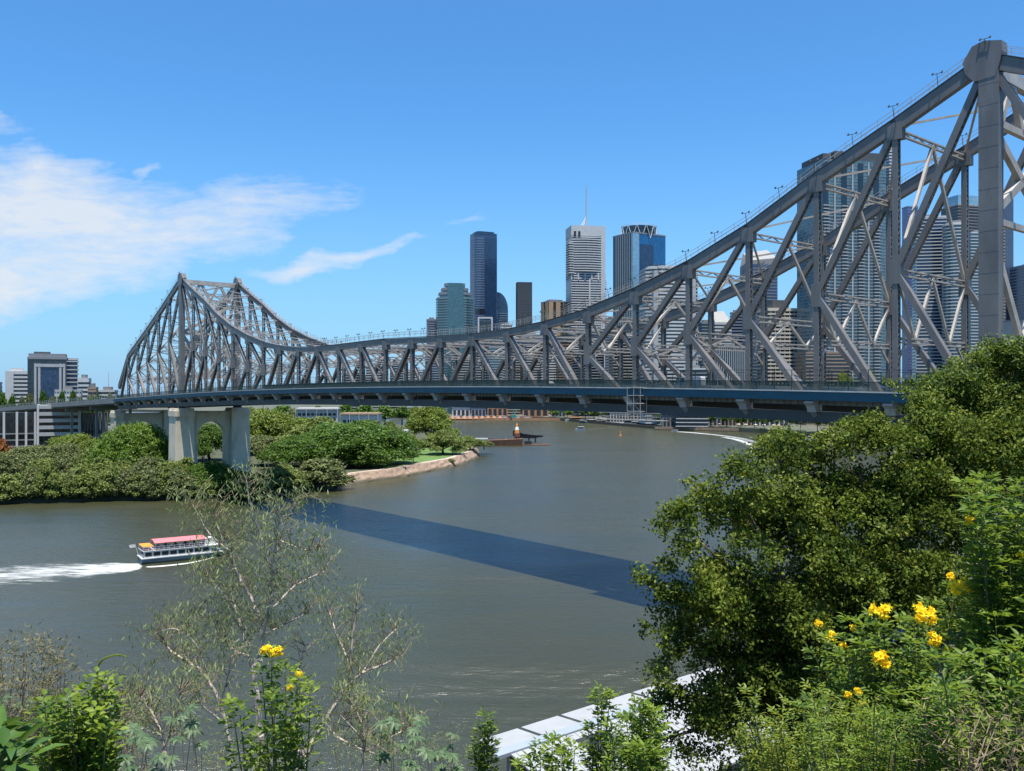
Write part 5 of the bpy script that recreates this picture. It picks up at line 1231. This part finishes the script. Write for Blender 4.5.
tree_px('park0', 'park_tree', 'small olive tree at the tip of the point', 470, 436, 425, 34); tree_px('lime', 'park_tree', 'low yellow-green tree between fig clump and lawn', 408, 436, 390, 32); tree_px('park0', 'park_tree', 'dark olive tree beside the small kiosk', 389, 421, 440, 28)
tree_px('greytree', 'park_tree', 'grey-green tree behind the tip of the point', 484, 440, 440, 22)
tree_px('bush', 'shrub', 'grey-green shrub hanging over the wall at the lawn tree', 447, 459, 368, 20, 2.2, None, 'shrub'); tree_px('bush', 'shrub', 'dark shrub clipped low on the lawn', 430, 459, 378, 9, GZ, None, 'shrub')
# far rows: park edge under the deck, city bank, skyline foot
for px, y, Y, w, k in [(262, 409, 560, 40, 'park0'), (330, 407, 650, 34, 'park1'), (365, 405, 700, 30, 'street'), (300, 408, 600, 36, 'greytree'), (318, 406, 640, 26, 'park0'), (345, 405, 760, 28, 'street'), (402, 407, 800, 22, 'street'), (415, 406, 820, 22, 'park1'), (438, 407, 830, 20, 'street'), (250, 407, 640, 30, 'park0'), (385, 406, 760, 28, 'street'), (283, 406, 700, 30, 'street')]: tree_px(k, 'far_tree', 'tree in the far park row glimpsed below the bridge deck', px, y, Y, w, GZ, 'far park trees under the deck')
for i in range(26):
    px = 556+i*13+r_.uniform(-4, 4); tree_px('street', 'riverside_tree', 'small dark tree in the row along the city bank', px, 409+r_.uniform(-3, 4), (onz(px, float(np.interp(px, [540, 600, 640, 662, 700, 760, 830, 900], [420, 421.5, 425, 429.5, 430, 433, 438, 446]))).y+r_.uniform(6, 14))/KS, r_.uniform(10, 16), 4, 'trees along the city bank')
for i in range(12):
    px = 4+i*9.5+r_.uniform(-3, 3); tree_px(r_.choice(['street', 'greytree']), 'hill_tree', 'tree on the rise beyond the viaduct', px, 394+r_.uniform(-2, 3), 505+r_.uniform(-9, 9), r_.uniform(10, 16), 8, 'trees beyond the viaduct')
for px, y, w in [(845, 376, 26), (868, 372, 24), (886, 378, 22), (826, 384, 18)]: tree_px('lime', 'terrace_tree', 'green tree on the podium terrace below the sea-green tower', px, y, 715, w, 10, 'podium trees')

# ---------------------------------------------------------------- near vegetation
def lobes_px(lst): return [(*at(x, y, Y), r*Y/F) for x, y, r, Y in lst]
def sublobes(lst, n, seed, f=.46):
    r = np.random.default_rng(seed); o = []
    for x, y, z, q in lst:
        k = max(3, int(n*(q/1.6)**1.3)); D = unit(r.normal(size=(k, 3))); D[:, 2] = np.where((D[:, 2] < -.4), -D[:, 2], D[:, 2])
        for d in D: s = q*f*r.uniform(.6, 1.15); o.append((x+d[0]*(q-s*.35), y+d[1]*(q-s*.35), z+d[2]*(q-s*.35), s))
    return o
# the big dark tree at the right
LB = lobes_px([(800, 478, 52, 25), (742, 500, 44, 24), (862, 468, 46, 25), (702, 545, 42, 23.5), (683, 592, 38, 23.5), (760, 560, 66, 24.5), (850, 552, 72, 25.5), (930, 520, 66, 26), (714, 660, 46, 23.5), (790, 655, 74, 24.5),
               (890, 640, 80, 25.5), (985, 560, 70, 26), (688, 725, 40, 23.5), (765, 745, 66, 24.5), (1000, 470, 55, 26), (735, 605, 50, 23.2), (820, 600, 60, 23.6), (722, 465, 14, 24), (708, 486, 13, 23.6), (688, 520, 18, 23.2), (660, 578, 15, 23.2), (672, 640, 20, 23), (664, 690, 18, 23),
               (775, 452, 22, 25), (835, 440, 18, 25.5), (890, 452, 30, 25.5), (920, 460, 34, 26), (655, 742, 20, 23), (840, 715, 70, 25), (935, 600, 60, 24.5), (1010, 650, 60, 25)])
tr = thing('broad_leaf_tree', 'biggest dark glossy leafed tree filling the right foreground slope', 'tree', (at(860, 700, 25.5).x, 25.5, hill(10, 25.5)-.3)); off = np.array(tr.location)
LB += lobes_px([(656, 575, 20, 23), (652, 602, 20, 23), (656, 645, 22, 23), (655, 690, 24, 23), (650, 728, 26, 23), (694, 492, 16, 23.4), (728, 470, 20, 24), (672, 530, 20, 23.2), (905, 440, 38, 26), (950, 470, 46, 26), (875, 445, 30, 25.6), (965, 505, 50, 26), (700, 620, 44, 23.4), (705, 690, 46, 24), (745, 700, 56, 24.2), (720, 750, 50, 24), (790, 700, 60, 24.6), (830, 750, 60, 25), (760, 640, 50, 24), (870, 590, 50, 25)])
P1, O1 = lobes_points(sublobes(LB, 10, 5, .50), 13500, 17, .12, .45, .85, .35)
me = leafmesh('crown', P1-off, .125, .068, LM['camph'], None, O1+rng.normal(size=O1.shape)*.8+np.array([0, 0, .5])); link('crown', me, tr)
b = MB(); base = Vector((0, 0, -.5)); fork = Vector(at(850, 690, 25.6))-Vector(off)
b.tube([base, base.lerp(fork, .5)+Vector((.2, 0, 0)), fork], [.42, .34, .28], 9); rt = random.Random(2)
for l in LB[:17]+LB[23:28]:
    e = Vector(l[:3])-Vector(off); md = fork.lerp(e, .5)+Vector((rt.uniform(-.4, .4), rt.uniform(-.3, .3), rt.uniform(-.1, .5)))
    b.tube([fork, fork.lerp(md, .5)+Vector((0, 0, .1)), md, e], [.17, .13, .09, .02], 6)
    for q in range(4):
        a = md.lerp(e, rt.random()); b.tube([a, a+Vector((rt.uniform(-.8, .8), rt.uniform(-.8, .8), rt.uniform(-.2, .8)))], [.035, .008], 4)
b.build('trunk', M['bark'], tr)
# upper tree at the right border
LB2 = lobes_px([(955, 395, 40, 27), (1000, 372, 42, 28), (1040, 390, 60, 28), (918, 390, 22, 27), (905, 372, 12, 27), (940, 430, 34, 27), (1000, 430, 50, 28), (925, 425, 22, 26.6), (975, 352, 16, 28), (1020, 350, 18, 28), (1060, 440, 60, 28), (970, 470, 40, 27)])
LB2 = [(x, y, z-.55, q) for x, y, z, q in LB2]
tr2 = thing('broad_leaf_tree', 'lighter green tree rising at the right border in front of the bridge tower', 'tree', (at(1000, 600, 28).x, 28, hill(15, 28)-.3)); off2 = np.array(tr2.location)
P2, O2 = lobes_points(sublobes(LB2, 11, 6, .56), 6200, 17, .115, .42, .85, .35); link('crown', leafmesh('crown', P2-off2, .115, .062, LM['camph2'], None, O2+rng.normal(size=O2.shape)*.8+np.array([0, 0, .6])), tr2)
b = MB(); fork = Vector(at(985, 470, 27.8))-Vector(off2); b.tube([(0, 0, -.5), Vector((0, 0, 0)).lerp(fork, .55)+Vector((.2, 0, 0)), fork], [.32, .26, .2], 8)
for l in LB2:
    e = Vector(l[:3])-Vector(off2); md = fork.lerp(e, .5)+Vector((rt.uniform(-.3, .3), rt.uniform(-.3, .3), rt.uniform(-.1, .4))); b.tube([fork, md, e], [.12, .07, .015], 6)
b.build('trunk', M['bark'], tr2)

# gum saplings: limbs followed in depth, thin hanging leaves
def gum(label, stems, Y, nleaf, seed, leafy=1.0):
    r = random.Random(seed); g = np.random.default_rng(seed)
    b0 = at(stems[0][0][0], stems[0][0][1], Y); gz = hill(b0.x, Y); t = thing('gum_sapling', label, 'tree', (b0.x, Y, gz)); o = Vector(t.location); b = MB(); tw = MB(); anchors = []
    for si, st_ in enumerate(stems):
        pts = []; rad = []; dy = 0.0; da = r.uniform(-.28, .28) if si else 0
        for i, (x, y, w) in enumerate(st_):
            dy += da; pts.append(at(x, y, Y+dy)-o); rad.append(w*Y/F/2)
        if si == 0: pts = [Vector((pts[0].x*.6, 0, -.3))]+pts; rad = [rad[0]*1.25]+rad
        pp = dens(pts, 4); rr_ = list(np.interp(np.linspace(0, len(pts)-1, len(pp)), range(len(pts)), rad)); pp = [p+Vector((r.uniform(-1, 1), r.uniform(-1, 1), 0))*min(rr_[i]*.5, .015) for i, p in enumerate(pp)]
        b.tube(pp, rr_, 6)
        L_ = len(pp)
        for i in range(L_):
            if i < L_*(.45 if si == 0 else .2) : continue
            for q in range(3 if i < L_-2 else 5):         # twigs
                d = Vector((r.uniform(-1, 1), r.uniform(-1, 1), r.uniform(-.2, 1.0))).normalized(); ln = r.uniform(.25, .75)
                e = pp[i]+d*ln; m_ = pp[i]+d*ln*.5+Vector((0, 0, .08)); tw.tube([pp[i], m_, e+Vector((0, 0, -.06))], [.008, .005, .002], 3, False)
                anchors += [m_, e, pp[i].lerp(e, .75)]
    b.build('trunk', M['palebark'], t); tw.build('twigs', M['twig'], t)
    A_ = np.array([tuple(a) for a in anchors]); w_ = g.random(len(A_))**2.2; k = g.choice(len(A_), nleaf, p=w_/w_.sum()); C = A_[k]+g.normal(size=(nleaf, 3))*np.array([.11, .11, .09])*leafy
    D = np.stack([g.normal(size=nleaf)*.45, g.normal(size=nleaf)*.45, -.8*np.ones(nleaf)], 1)
    link('crown', leafmesh('crown', C, .125, .020, LM['gum'], D, g.normal(size=(nleaf, 3))+np.array([0, -.6, .4]), .5), t); return t
def st3(lst, off=(130, 450), sc=2.403): return [(off[0]+x/sc, off[1]+y/sc, w) for x, y, w in lst]
gum('tall pale-barked gum sapling with sparse drooping leaves in the centre foreground', [st3([(318, 800, 8), (310, 680, 7), (306, 600, 6.5), (300, 545, 6), (312, 490, 5.2), (318, 445, 5), (308, 400, 4.4), (295, 365, 4), (270, 320, 3.6), (250, 275, 3.2), (236, 240, 2.6), (215, 195, 2), (200, 150, 1.2)]),
     st3([(318, 450, 3.6), (333, 385, 3), (338, 330, 2.6), (340, 280, 2.4), (352, 215, 2), (360, 150, 1.2)]), st3([(300, 540, 5), (285, 490, 4), (268, 430, 3.4), (255, 385, 2.6), (240, 330, 1.4)]),
     st3([(285, 495, 3), (250, 482, 2.6), (215, 445, 2.2), (190, 410, 1.8), (150, 395, 1)]), st3([(340, 385, 2.4), (380, 340, 2), (410, 318, 1.4), (470, 290, 1)]), st3([(338, 300, 2.2), (318, 220, 2), (290, 130, 1.6), (280, 70, 1)]), st3([(340, 280, 2), (375, 170, 1.6), (395, 120, 1)]),
     st3([(236, 240, 2), (190, 200, 1.4), (150, 130, .9)]), st3([(355, 215, 1.8), (420, 240, 1.4), (455, 235, 1)]), st3([(255, 385, 2), (210, 330, 1.4), (180, 300, 1)]), st3([(318, 445, 2), (370, 420, 1.6), (430, 390, 1.2)])], 16, 4600, 21)
gum('leaning pale gum sapling with a forked top right of the tall one', [st3([(400, 800, 6), (425, 735, 6), (455, 672, 5.4), (495, 612, 5), (522, 568, 4.4), (530, 520, 3.4), (533, 470, 2.8), (542, 400, 1.8), (545, 370, 1)]),
     st3([(522, 568, 3.4), (560, 535, 2.8), (610, 515, 2), (660, 490, 1.2)]), st3([(470, 655, 2.6), (500, 690, 2.2), (560, 720, 1.6), (620, 740, 1)]), st3([(530, 520, 2.2), (500, 450, 1.6), (480, 390, 1)]), st3([(560, 535, 2), (600, 470, 1.6), (640, 430, 1)]), st3([(425, 735, 2.6), (405, 650, 2), (400, 560, 1.4), (420, 470, 1)])], 17, 1900, 22)
gum('thin reddish gum sapling left of the tall one', [st3([(245, 800, 4.4), (238, 700, 4), (215, 610, 3.6), (190, 555, 3.2), (165, 525, 2.8), (125, 500, 2.4), (95, 480, 1.8), (80, 455, 1)]), st3([(190, 555, 2.2), (160, 470, 1.6), (110, 430, 1.1), (60, 440, .8)]), st3([(215, 610, 2), (240, 520, 1.6), (230, 450, 1)]), st3([(230, 660, 2), (170, 610, 1.5), (150, 580, 1)])], 15.5, 1300, 23)
gum('low grey-green gum seedling at the bottom between the left shrub and the reddish sapling', [[(162, 790, 4), (165, 755, 3.6), (160, 730, 3), (150, 710, 2.4), (140, 695, 1.4)], [(163, 750, 2.6), (175, 720, 2), (180, 690, 1.2)], [(160, 735, 2), (125, 725, 1.4), (105, 735, 1)]], 12, 800, 24, .8)
gum('low red-stemmed gum seedling at the bottom right of the leaning sapling', [[(362, 790, 3.4), (365, 752, 3), (362, 725, 2.4), (350, 700, 1.4)], [(365, 752, 2), (395, 735, 1.6), (415, 725, 1)], [(364, 740, 2), (340, 715, 1.4)]], 12.5, 700, 25, .8)

# yellow-bell shrubs: arching stems with pinnate leaves and bunches of trumpet flowers
def pinnate(anch, dirs, nlf, ln, wd, stalk, seed):
    """positions of the leaflets of compound leaves growing at anchors"""
    g = np.random.default_rng(seed); C, A, Nn = [], [], []
    for p, d in zip(anch, dirs):
        d = np.array(d); d = d/np.linalg.norm(d); up = np.array([0, 0, 1.0]); s = np.cross(d, up); s /= max(np.linalg.norm(s), 1e-6); n_ = np.cross(s, d)
        for i in range(nlf):
            if i == nlf-1: q, sg = 1.0, 0
            else: q, sg = .45+.5*(i//2)/max(1, (nlf-1)//2-.5), (1 if i % 2 else -1)
            a = d*(.55 if sg else 1)+s*sg*.85+n_*g.uniform(-.25, .1)+np.array([0, 0, -.12]); c = np.array(p)+d*stalk*q+a/np.linalg.norm(a)*ln*.5-np.array([0, 0, 1])*stalk*.25*q*q
            C.append(c); A.append(a); Nn.append(n_+g.normal(size=3)*.25)
    return np.array(C), np.array(A), np.array(Nn)
def flower_bunch(mb, c, r, rt_):
    """bunch of five-lobed trumpets"""
    for i in range(rt_.randint(15, 22)):
        d = Vector((rt_.uniform(-1, 1), rt_.uniform(-1, .4), rt_.uniform(-.5, .9))).normalized(); p = Vector(c)+d*r*rt_.uniform(.2, .55); a = d.orthogonal().normalized(); b_ = d.cross(a); ln = r*rt_.uniform(.4, .6)
        vs = [p+a*r*.08*math.cos(t*1.2566)+b_*r*.08*math.sin(t*1.2566) for t in range(5)]
        vs += [p+d*ln*.7+(a*math.cos(t*1.2566)+b_*math.sin(t*1.2566))*r*.17 for t in range(5)]
        vs += [p+d*ln*(.9 if t % 2 == 0 else .78)+(a*math.cos(t*.6283)+b_*math.sin(t*.6283))*r*(.40 if t % 2 == 0 else .22) for t in range(10)]
        fs = [(t, (t+1) % 5, 5+(t+1) % 5, 5+t) for t in range(5)]+[(5+t, 5+(t+1) % 5, 10+(2*t+2) % 10, 10+2*t+1) for t in range(5)]+[(5+t, 10+2*t+1, 10+2*t) for t in range(5)]
        mb.add(vs, fs)
def shrub(label, tips, root, Y, seed, lm='tecoma', leafs=5, ln=.075, wd=.024, step=.055, flowers=(), name='yellow_bell_shrub', cat='shrub', fold=True, bend=.25, nper=2, stemm='stem', stalk=.09, start=.25):
    """stems from the root column/row to each tip (x, y, depth offset); leaves in pairs along each stem"""
    r = random.Random(seed); rb = at(root[0], root[1], Y); gz = hill(rb.x, Y); t = thing(name, label, cat, (rb.x, Y, gz)); o = Vector(t.location); b = MB(); an, di = [], []
    for x, y, dy in tips:
        e = at(x, y, Y+dy)-o; s = Vector((r.uniform(-.12, .12), r.uniform(-.12, .12), -.1)); ln_ = (e-s).length
        m1 = s.lerp(e, .45)+Vector((0, 0, ln_*bend*.55))+Vector((r.uniform(-.08, .08), r.uniform(-.08, .08), 0)); m2 = s.lerp(e, .8)+Vector((0, 0, ln_*bend*.35)); pp = dens([s, m1, m2, e], 6)
        b.tube(pp, list(np.linspace(.013, .003, len(pp))), 5, False)
        L_ = 0; pl_ = [0]
        for i in range(1, len(pp)): L_ += (pp[i]-pp[i-1]).length; pl_.append(L_)
        q = L_*start
        while q <= L_:
            i = min(max(1, int(np.searchsorted(pl_, q))), len(pp)-1); f = (q-pl_[i-1])/max(1e-6, pl_[i]-pl_[i-1]); p = pp[i-1].lerp(pp[i], f); d = (pp[i]-pp[i-1]).normalized(); u_ = d.orthogonal().normalized(); w_ = d.cross(u_); a0 = r.uniform(0, 3.14)
            for k in range(nper): a = a0+k*2*math.pi/nper; an.append(p); di.append((u_*math.cos(a)+w_*math.sin(a)+d*.55+Vector((0, 0, .15))))
            q += step*r.uniform(.7, 1.3)
        for k in range(3): a = k*2.1; an.append(e); di.append((Vector((math.cos(a), math.sin(a), .9))))
    b.build('stem', M[stemm], t)
    C, A, Nn = pinnate([tuple(p) for p in an], [tuple(d) for d in di], leafs, ln, wd, stalk, seed)
    link('foliage', leafmesh('foliage', C, ln, wd, LM[lm], A, Nn, .25, fold), t)
    for x, y, dy, rp_ in flowers:
        f = MB(); flower_bunch(f, at(x, y, Y+dy)-o, rp_*(Y+dy)/F, r); f.build('flower_bunch', LM['flower'], t)
    return t
rs = random.Random(77)
def spread(x0, x1, y0, y1, n, dy=.5): return [(rs.uniform(x0, x1), rs.uniform(y0, y1), rs.uniform(-dy, dy)) for _ in range(n)]
shrub('yellow bell shrub with most of the flower bunches at the lower right', [(830, 640, -.2), (850, 622, 0), (875, 618, -.2), (905, 622, .1), (930, 606, 0), (955, 590, 0), (975, 602, .2), (815, 655, 0), (868, 650, -.3), (890, 655, -.3), (915, 645, -.4), (945, 640, -.3), (970, 640, -.2), (990, 620, 0), (845, 680, -.3), (880, 690, -.4), (925, 690, -.5), (960, 680, -.5)]+spread(830, 1000, 620, 700, 26), (910, 860), 7.5, 31, flowers=[(881, 612, -.3, 12), (926, 616, -.3, 12), (918, 607, -.2, 6), (960, 588, -.3, 12), (972, 592, -.2, 8), (950, 577, 0, 5), (830, 637, 0, 7), (843, 646, 0, 5), (880, 661, -.4, 11), (933, 640, -.4, 9), (853, 628, 0, 5), (818, 624, 0, 5), (949, 652, -.3, 7), (858, 692, -.5, 5)])
shrub('tall leafy yellow bell shoots at the right border', [(968, 486, 0), (985, 480, .1), (1005, 492, 0), (1022, 485, .2), (975, 515, -.2), (995, 530, -.1), (1018, 520, -.2), (985, 555, -.3), (1010, 565, -.3), (1030, 545, 0), (1000, 590, -.3), (1022, 600, -.3)]+spread(975, 1050, 500, 640, 16), (1015, 800), 7.0, 32, ln=.09, wd=.026, flowers=[(970, 521, -.2, 6), (1021, 556, -.3, 5), (1024, 590, -.2, 6), (1005, 603, -.2, 4)])
shrub('pale leafed yellow bell shrub in the lower right corner', [(960, 660, 0), (985, 655, 0), (1010, 650, 0), (1030, 645, 0), (950, 690, -.2), (980, 700, -.3), (1005, 690, -.3)]+spread(930, 1050, 660, 760, 28), (1000, 900), 5.6, 33, ln=.075, wd=.022, lm='tecoma')
shrub('bright green feathery shrub at the bottom left of the yellow bells', [(745, 745, 0), (765, 725, 0), (790, 705, 0), (812, 690, .1), (830, 700, 0), (780, 745, -.2)]+spread(745, 900, 690, 765, 30), (830, 900), 6.4, 34, ln=.05, wd=.014, step=.04, lm='tecyel', flowers=[(848, 695, 0, 4), (862, 703, 0, 4)])
shrub('olive grass-leaved shrub below the yellow bells', spread(800, 960, 690, 760, 34), (880, 900), 5.8, 35, ln=.06, wd=.012, lm='tecoma', name='green_shrub')
shrub('upright green yellow-bell shoot with a flower head at the lower centre', [(272, 655, 0), (285, 672, 0), (300, 684, -.1), (262, 676, 0), (232, 708, -.1), (240, 715, 0), (310, 690, .1), (275, 700, -.2), (292, 712, -.2), (260, 740, -.2), (300, 745, -.1), (255, 758, -.1), (285, 735, -.2)], (278, 840), 6.5, 36, step=.085, flowers=[(267, 651, -.05, 7), (277, 652, -.05, 7), (299, 674, -.1, 4), (290, 688, -.1, 4)])
shrub('slender fresh green shoot in front of the white wharf roof', [(602, 692, 0), (598, 700, 0), (610, 698, 0), (592, 730, 0), (560, 742, .1), (548, 755, .1), (590, 765, 0)], (590, 850), 8.5, 37, step=.06, name='green_shoot', start=.45)
shrub('leafy fresh green shrub at the left foot of the big tree', [(640, 705, 0), (652, 712, 0), (632, 722, 0), (660, 730, 0), (645, 742, -.1), (628, 755, -.1), (660, 755, -.2), (612, 764, -.1)]+spread(610, 668, 712, 765, 14), (645, 860), 8.0, 38, name='green_shrub', step=.05)
shrub('low leafy green shrub at the bottom in front of the middle of the wharf roof', [(540, 748, 0), (552, 742, .1), (565, 755, 0), (530, 762, 0), (575, 748, .1), (556, 765, 0), (520, 768, 0)], (552, 850), 8.2, 43, step=.06, name='green_shrub', start=.4)
shrub('small green shoot beside the gutter end of the wharf roof', [(485, 717, 0), (490, 728, 0), (480, 733, 0), (492, 745, 0), (476, 752, 0)], (486, 840), 10, 39, name='green_shoot', step=.05, start=.5)
shrub('bushy bright green shrub at the bottom left', [(98, 680, 0), (88, 690, 0), (108, 684, 0), (78, 705, 0), (112, 700, .1), (60, 722, 0), (95, 715, -.2), (75, 735, -.2), (105, 735, -.1), (50, 745, 0), (90, 755, -.2)]+spread(40, 110, 700, 770, 24, .3), (80, 880), 6.2, 40, name='green_shrub', lm='tecoma', ln=.07, wd=.034, leafs=3, step=.045)
shrub('large long-leaved plant cut by the bottom left corner', [(-22, 742, 0), (-8, 745, 0), (2, 752, -.1), (-10, 765, -.1), (-18, 772, 0), (4, 770, -.2)], (-16, 900), 3.4, 41, name='broad_leaf_plant', lm='broad', ln=.16, wd=.040, leafs=3, step=.10, start=.7)
vt = thing('vine', 'pale curling vine tip rising above the bottom left shrub', 'vine', at(97, 700, 6.4)); vo = Vector(vt.location); vm = MB()
vp = dens([at(x, y, 6.4)-vo for x, y in [(98, 715), (97, 690), (97, 672), (101, 661), (111, 656), (120, 655), (127, 657)]], 5); vm.tube(vp, list(np.linspace(.012, .004, len(vp))), 6); vm.build('stem', LM['tecyel'], vt)
vd = [vp[i] for i in range(6, len(vp), 2)]; link('foliage', leafmesh('foliage', np.array([tuple(p) for p in vd]), .035, .014, LM['tecyel'], None, None), vt)
def castor(label, px, py, Y, n, seed, wpx):
    r = random.Random(seed); p0 = at(px, py, Y); gz = hill(p0.x, Y); t = thing('castor_plant', label, 'plant', (p0.x, Y, gz)); o = Vector(t.location); b = MB(); C, A, Nn = [], [], []
    for i in range(n):
        e = at(px+r.uniform(-wpx, wpx), py+r.uniform(-22, 34), Y+r.uniform(-.7, .7))-o; s = Vector((r.uniform(-.4, .4), r.uniform(-.3, .3), max(0, e.z*.3))); b.tube([s, s.lerp(e, .6)+Vector((r.uniform(-.25, .25), 0, .1)), e], [.008, .006, .003], 4, False)
        up = Vector((r.uniform(-.4, .4), r.uniform(-.6, .2), 1)).normalized(); u_ = up.orthogonal().normalized(); w_ = up.cross(u_); L_ = r.uniform(.09, .15)
        for k in range(8):
            a = k*2*math.pi/8; d = u_*math.cos(a)+w_*math.sin(a)-up*.25; C.append(tuple(e+d*L_*.5)); A.append(tuple(d)); Nn.append(tuple(up))
    b.build('stem', M['twig'], t); link('foliage', leafmesh('foliage', np.array(C), .14, .045, LM['castor'], np.array(A), np.array(Nn), .15, True), t); return t
castor('blue-green palmate castor plant left of the wharf roof', 440, 745, 11, 16, 51, 26); castor('blue-green palmate castor plant at the bottom centre', 398, 738, 12, 16, 52, 24); castor('blue-green palmate castor plant beside the left shrub', 150, 742, 10, 12, 53, 30); castor('blue-green palmate plant among the dry brush at the left border', 28, 705, 12, 10, 54, 26); castor('blue-green palmate plant below the reddish sapling', 185, 728, 11.5, 8, 55, 18)
# feathery dry brush at the left border, dead twigs at the right corner
def brush(label, x0, x1, y0, y1, Y, n, seed, lm, name, ln=.07, wd=.012):
    r = random.Random(seed); p0 = at((x0+x1)/2, y1, Y); gz = hill(p0.x, Y); t = thing(name, label, 'shrub', (p0.x, Y, gz)); o = Vector(t.location); b = MB(); an = []
    for i in range(n):
        e = at(r.uniform(x0, x1), r.uniform(y0, y1), Y+r.uniform(-.8, .8))-o; s = Vector((r.uniform(-.5, .5)+e.x*.5, r.uniform(-.3, .3), 0)); md = s.lerp(e, .6)+Vector((r.uniform(-.2, .2), 0, .2)); pp = dens([s, md, e], 4); b.tube(pp, list(np.linspace(.012, .003, len(pp))), 4, False)
        for q in range(6):
            a = pp[r.randrange(4, len(pp))]; f = a+Vector((r.uniform(-.3, .3), r.uniform(-.3, .3), r.uniform(0, .3))); b.tube([a, f], [.004, .002], 3, False); an += [f, a.lerp(f, .6)]
        an.append(e)
    b.build('stem', M['twig'], t); A_ = np.array([tuple(a) for a in an]); g = np.random.default_rng(seed); k = g.integers(0, len(A_), n*150); C = A_[k]+g.normal(size=(n*150, 3))*.08
    link('foliage', leafmesh('foliage', C, ln, wd, LM[lm], None, None), t); return t
brush('feathery brownish dry brush at the left border', -50, 66, 650, 740, 12, 64, 61, 'dry', 'dry_brush', .085, .018); brush('thin dry brush behind the bottom left shrub', 40, 135, 690, 765, 13, 50, 62, 'dry', 'dry_brush', .08, .016); brush('thin grey-green brush at the bottom between saplings', 300, 470, 742, 775, 14, 16, 63, 'gum', 'low_brush'); brush('dead straw twigs in the lower right corner', 970, 1050, 725, 780, 5.0, 20, 64, 'straw', 'dead_brush', .05, .006)
brush('low green brush left of the white wharf roof', 170, 300, 750, 780, 13, 16, 65, 'gum', 'low_brush')
# ground cover on the slope under the plants (one mass)
n = 26000; X = rng.uniform(-14, 26, n); Yy = rng.uniform(3, 44, n); keep = ~((X > -7) & (Yy > 40)); X, Yy = X[keep], Yy[keep]
Zz = np.array([hill(a, c) for a, c in zip(X, Yy)])+rng.uniform(0, .55, len(X)); A_ = np.stack([rng.normal(size=len(X))*.5, rng.normal(size=len(X))*.5, np.ones(len(X))], 1)
tag(link('undergrowth', leafmesh('undergrowth', np.stack([X, Yy, Zz], 1), .34, .06, LM['tecoma'], A_, None)), 'low green undergrowth covering the near slope', 'undergrowth', kind='stuff')

# ---------------------------------------------------------------- white wharf roof at the foot of the slope
M['whiteroof'] = mat('white_metal_roof', (.31, .32, .325), .55, 0, .08, .4)
weather(M['whiteroof'], (.24, .23, .21), .55, .8, .5, (1, 1, 1))
M['greyroof'] = mat('pale_blue_grey_gutter', (.27, .31, .35), .5, 0, .06, .4)
A0, B0 = onz(502, 752, 8.0), onz(629, 710, 8.0)
dr = (B0-A0).normalized(); pr_ = Vector((dr.y, -dr.x, 0))       # towards the slope
wh = thing('wharf_building', 'long white-roofed wharf building at the foot of the slope', 'building', (A0.x, A0.y, 2.4)); o = Vector(wh.location)
def slab(name, a0, a1, p0, p1, z0, z1, th, m, par=None, skew=0):
    c = [A0+dr*(a+skew*p)+pr_*p for a, p in ((a0, p0), (a1, p0), (a1, p1), (a0, p1))]; zs = (z0, z0, z1, z1); vs = [(q.x-o.x, q.y-o.y, z-th-o.z) for q, z in zip(c, zs)]+[(q.x-o.x, q.y-o.y, z-o.z) for q, z in zip(c, zs)]
    return MB().hexa(vs).build(name, m, par or wh)
LEN = 40.0
slab('wall', .6, LEN, .8, 9.5, 5.6, 5.6, 5.2, C_['mid'])
rfo = slab('roof', .3, LEN, .78, 10, 8.0, 5.9, .15, M['whiteroof'])
mb_ = MB(); mb_.v = [tuple(v.co) for v in rfo.data.vertices]; mb_.f = [tuple(p.vertices) for p in rfo.data.polygons]; x = .8
while x < LEN:                            # standing seams
    a_ = A0+dr*x+pr_*.8-o; b_ = A0+dr*x+pr_*9.95-o; mb_.beam((a_.x, a_.y, 8.01-o.z), (b_.x, b_.y, 5.93-o.z), .05, .07, dr); x += .72
rfo.data = mb_.mesh('roof', M['whiteroof'])
slab('gutter', -1.0, LEN, -.35, .75, 8.15, 8.15, .3, M['greyroof'])
slab('fascia', .32, LEN, .2, .6, 7.84, 7.84, 2.2, C_['mid'])
k = .6
while k < LEN-3: slab('canopy_panel', k, k+4.3, -4.0, -.45, 7.55, 7.8, .08, M['whiteroof']); k += 4.75
slab('lower_roof', -7.5, -2.2, -1.5, 1.2, 6.2, 6.0, .12, M['whiteroof']); slab('lower_wall', -7.2, -2.5, -1.2, 1.0, 5.86, 5.86, 5.0, C_['mid'])
# glints of the roof ends and decks further along
# solar array on the roof: dark panels in rows
sx = 6.5
for i in range(3):
    for j in range(2):
        p0 = 1.7+j*1.75; z0 = 8.0-(p0-.78)*.2278+.10; z1 = z0-1.65*.2278
        slab('solar_panel', sx+i*1.15, sx+1.08+i*1.15, p0, p0+1.65, z0, z1, .05, M['dark'])
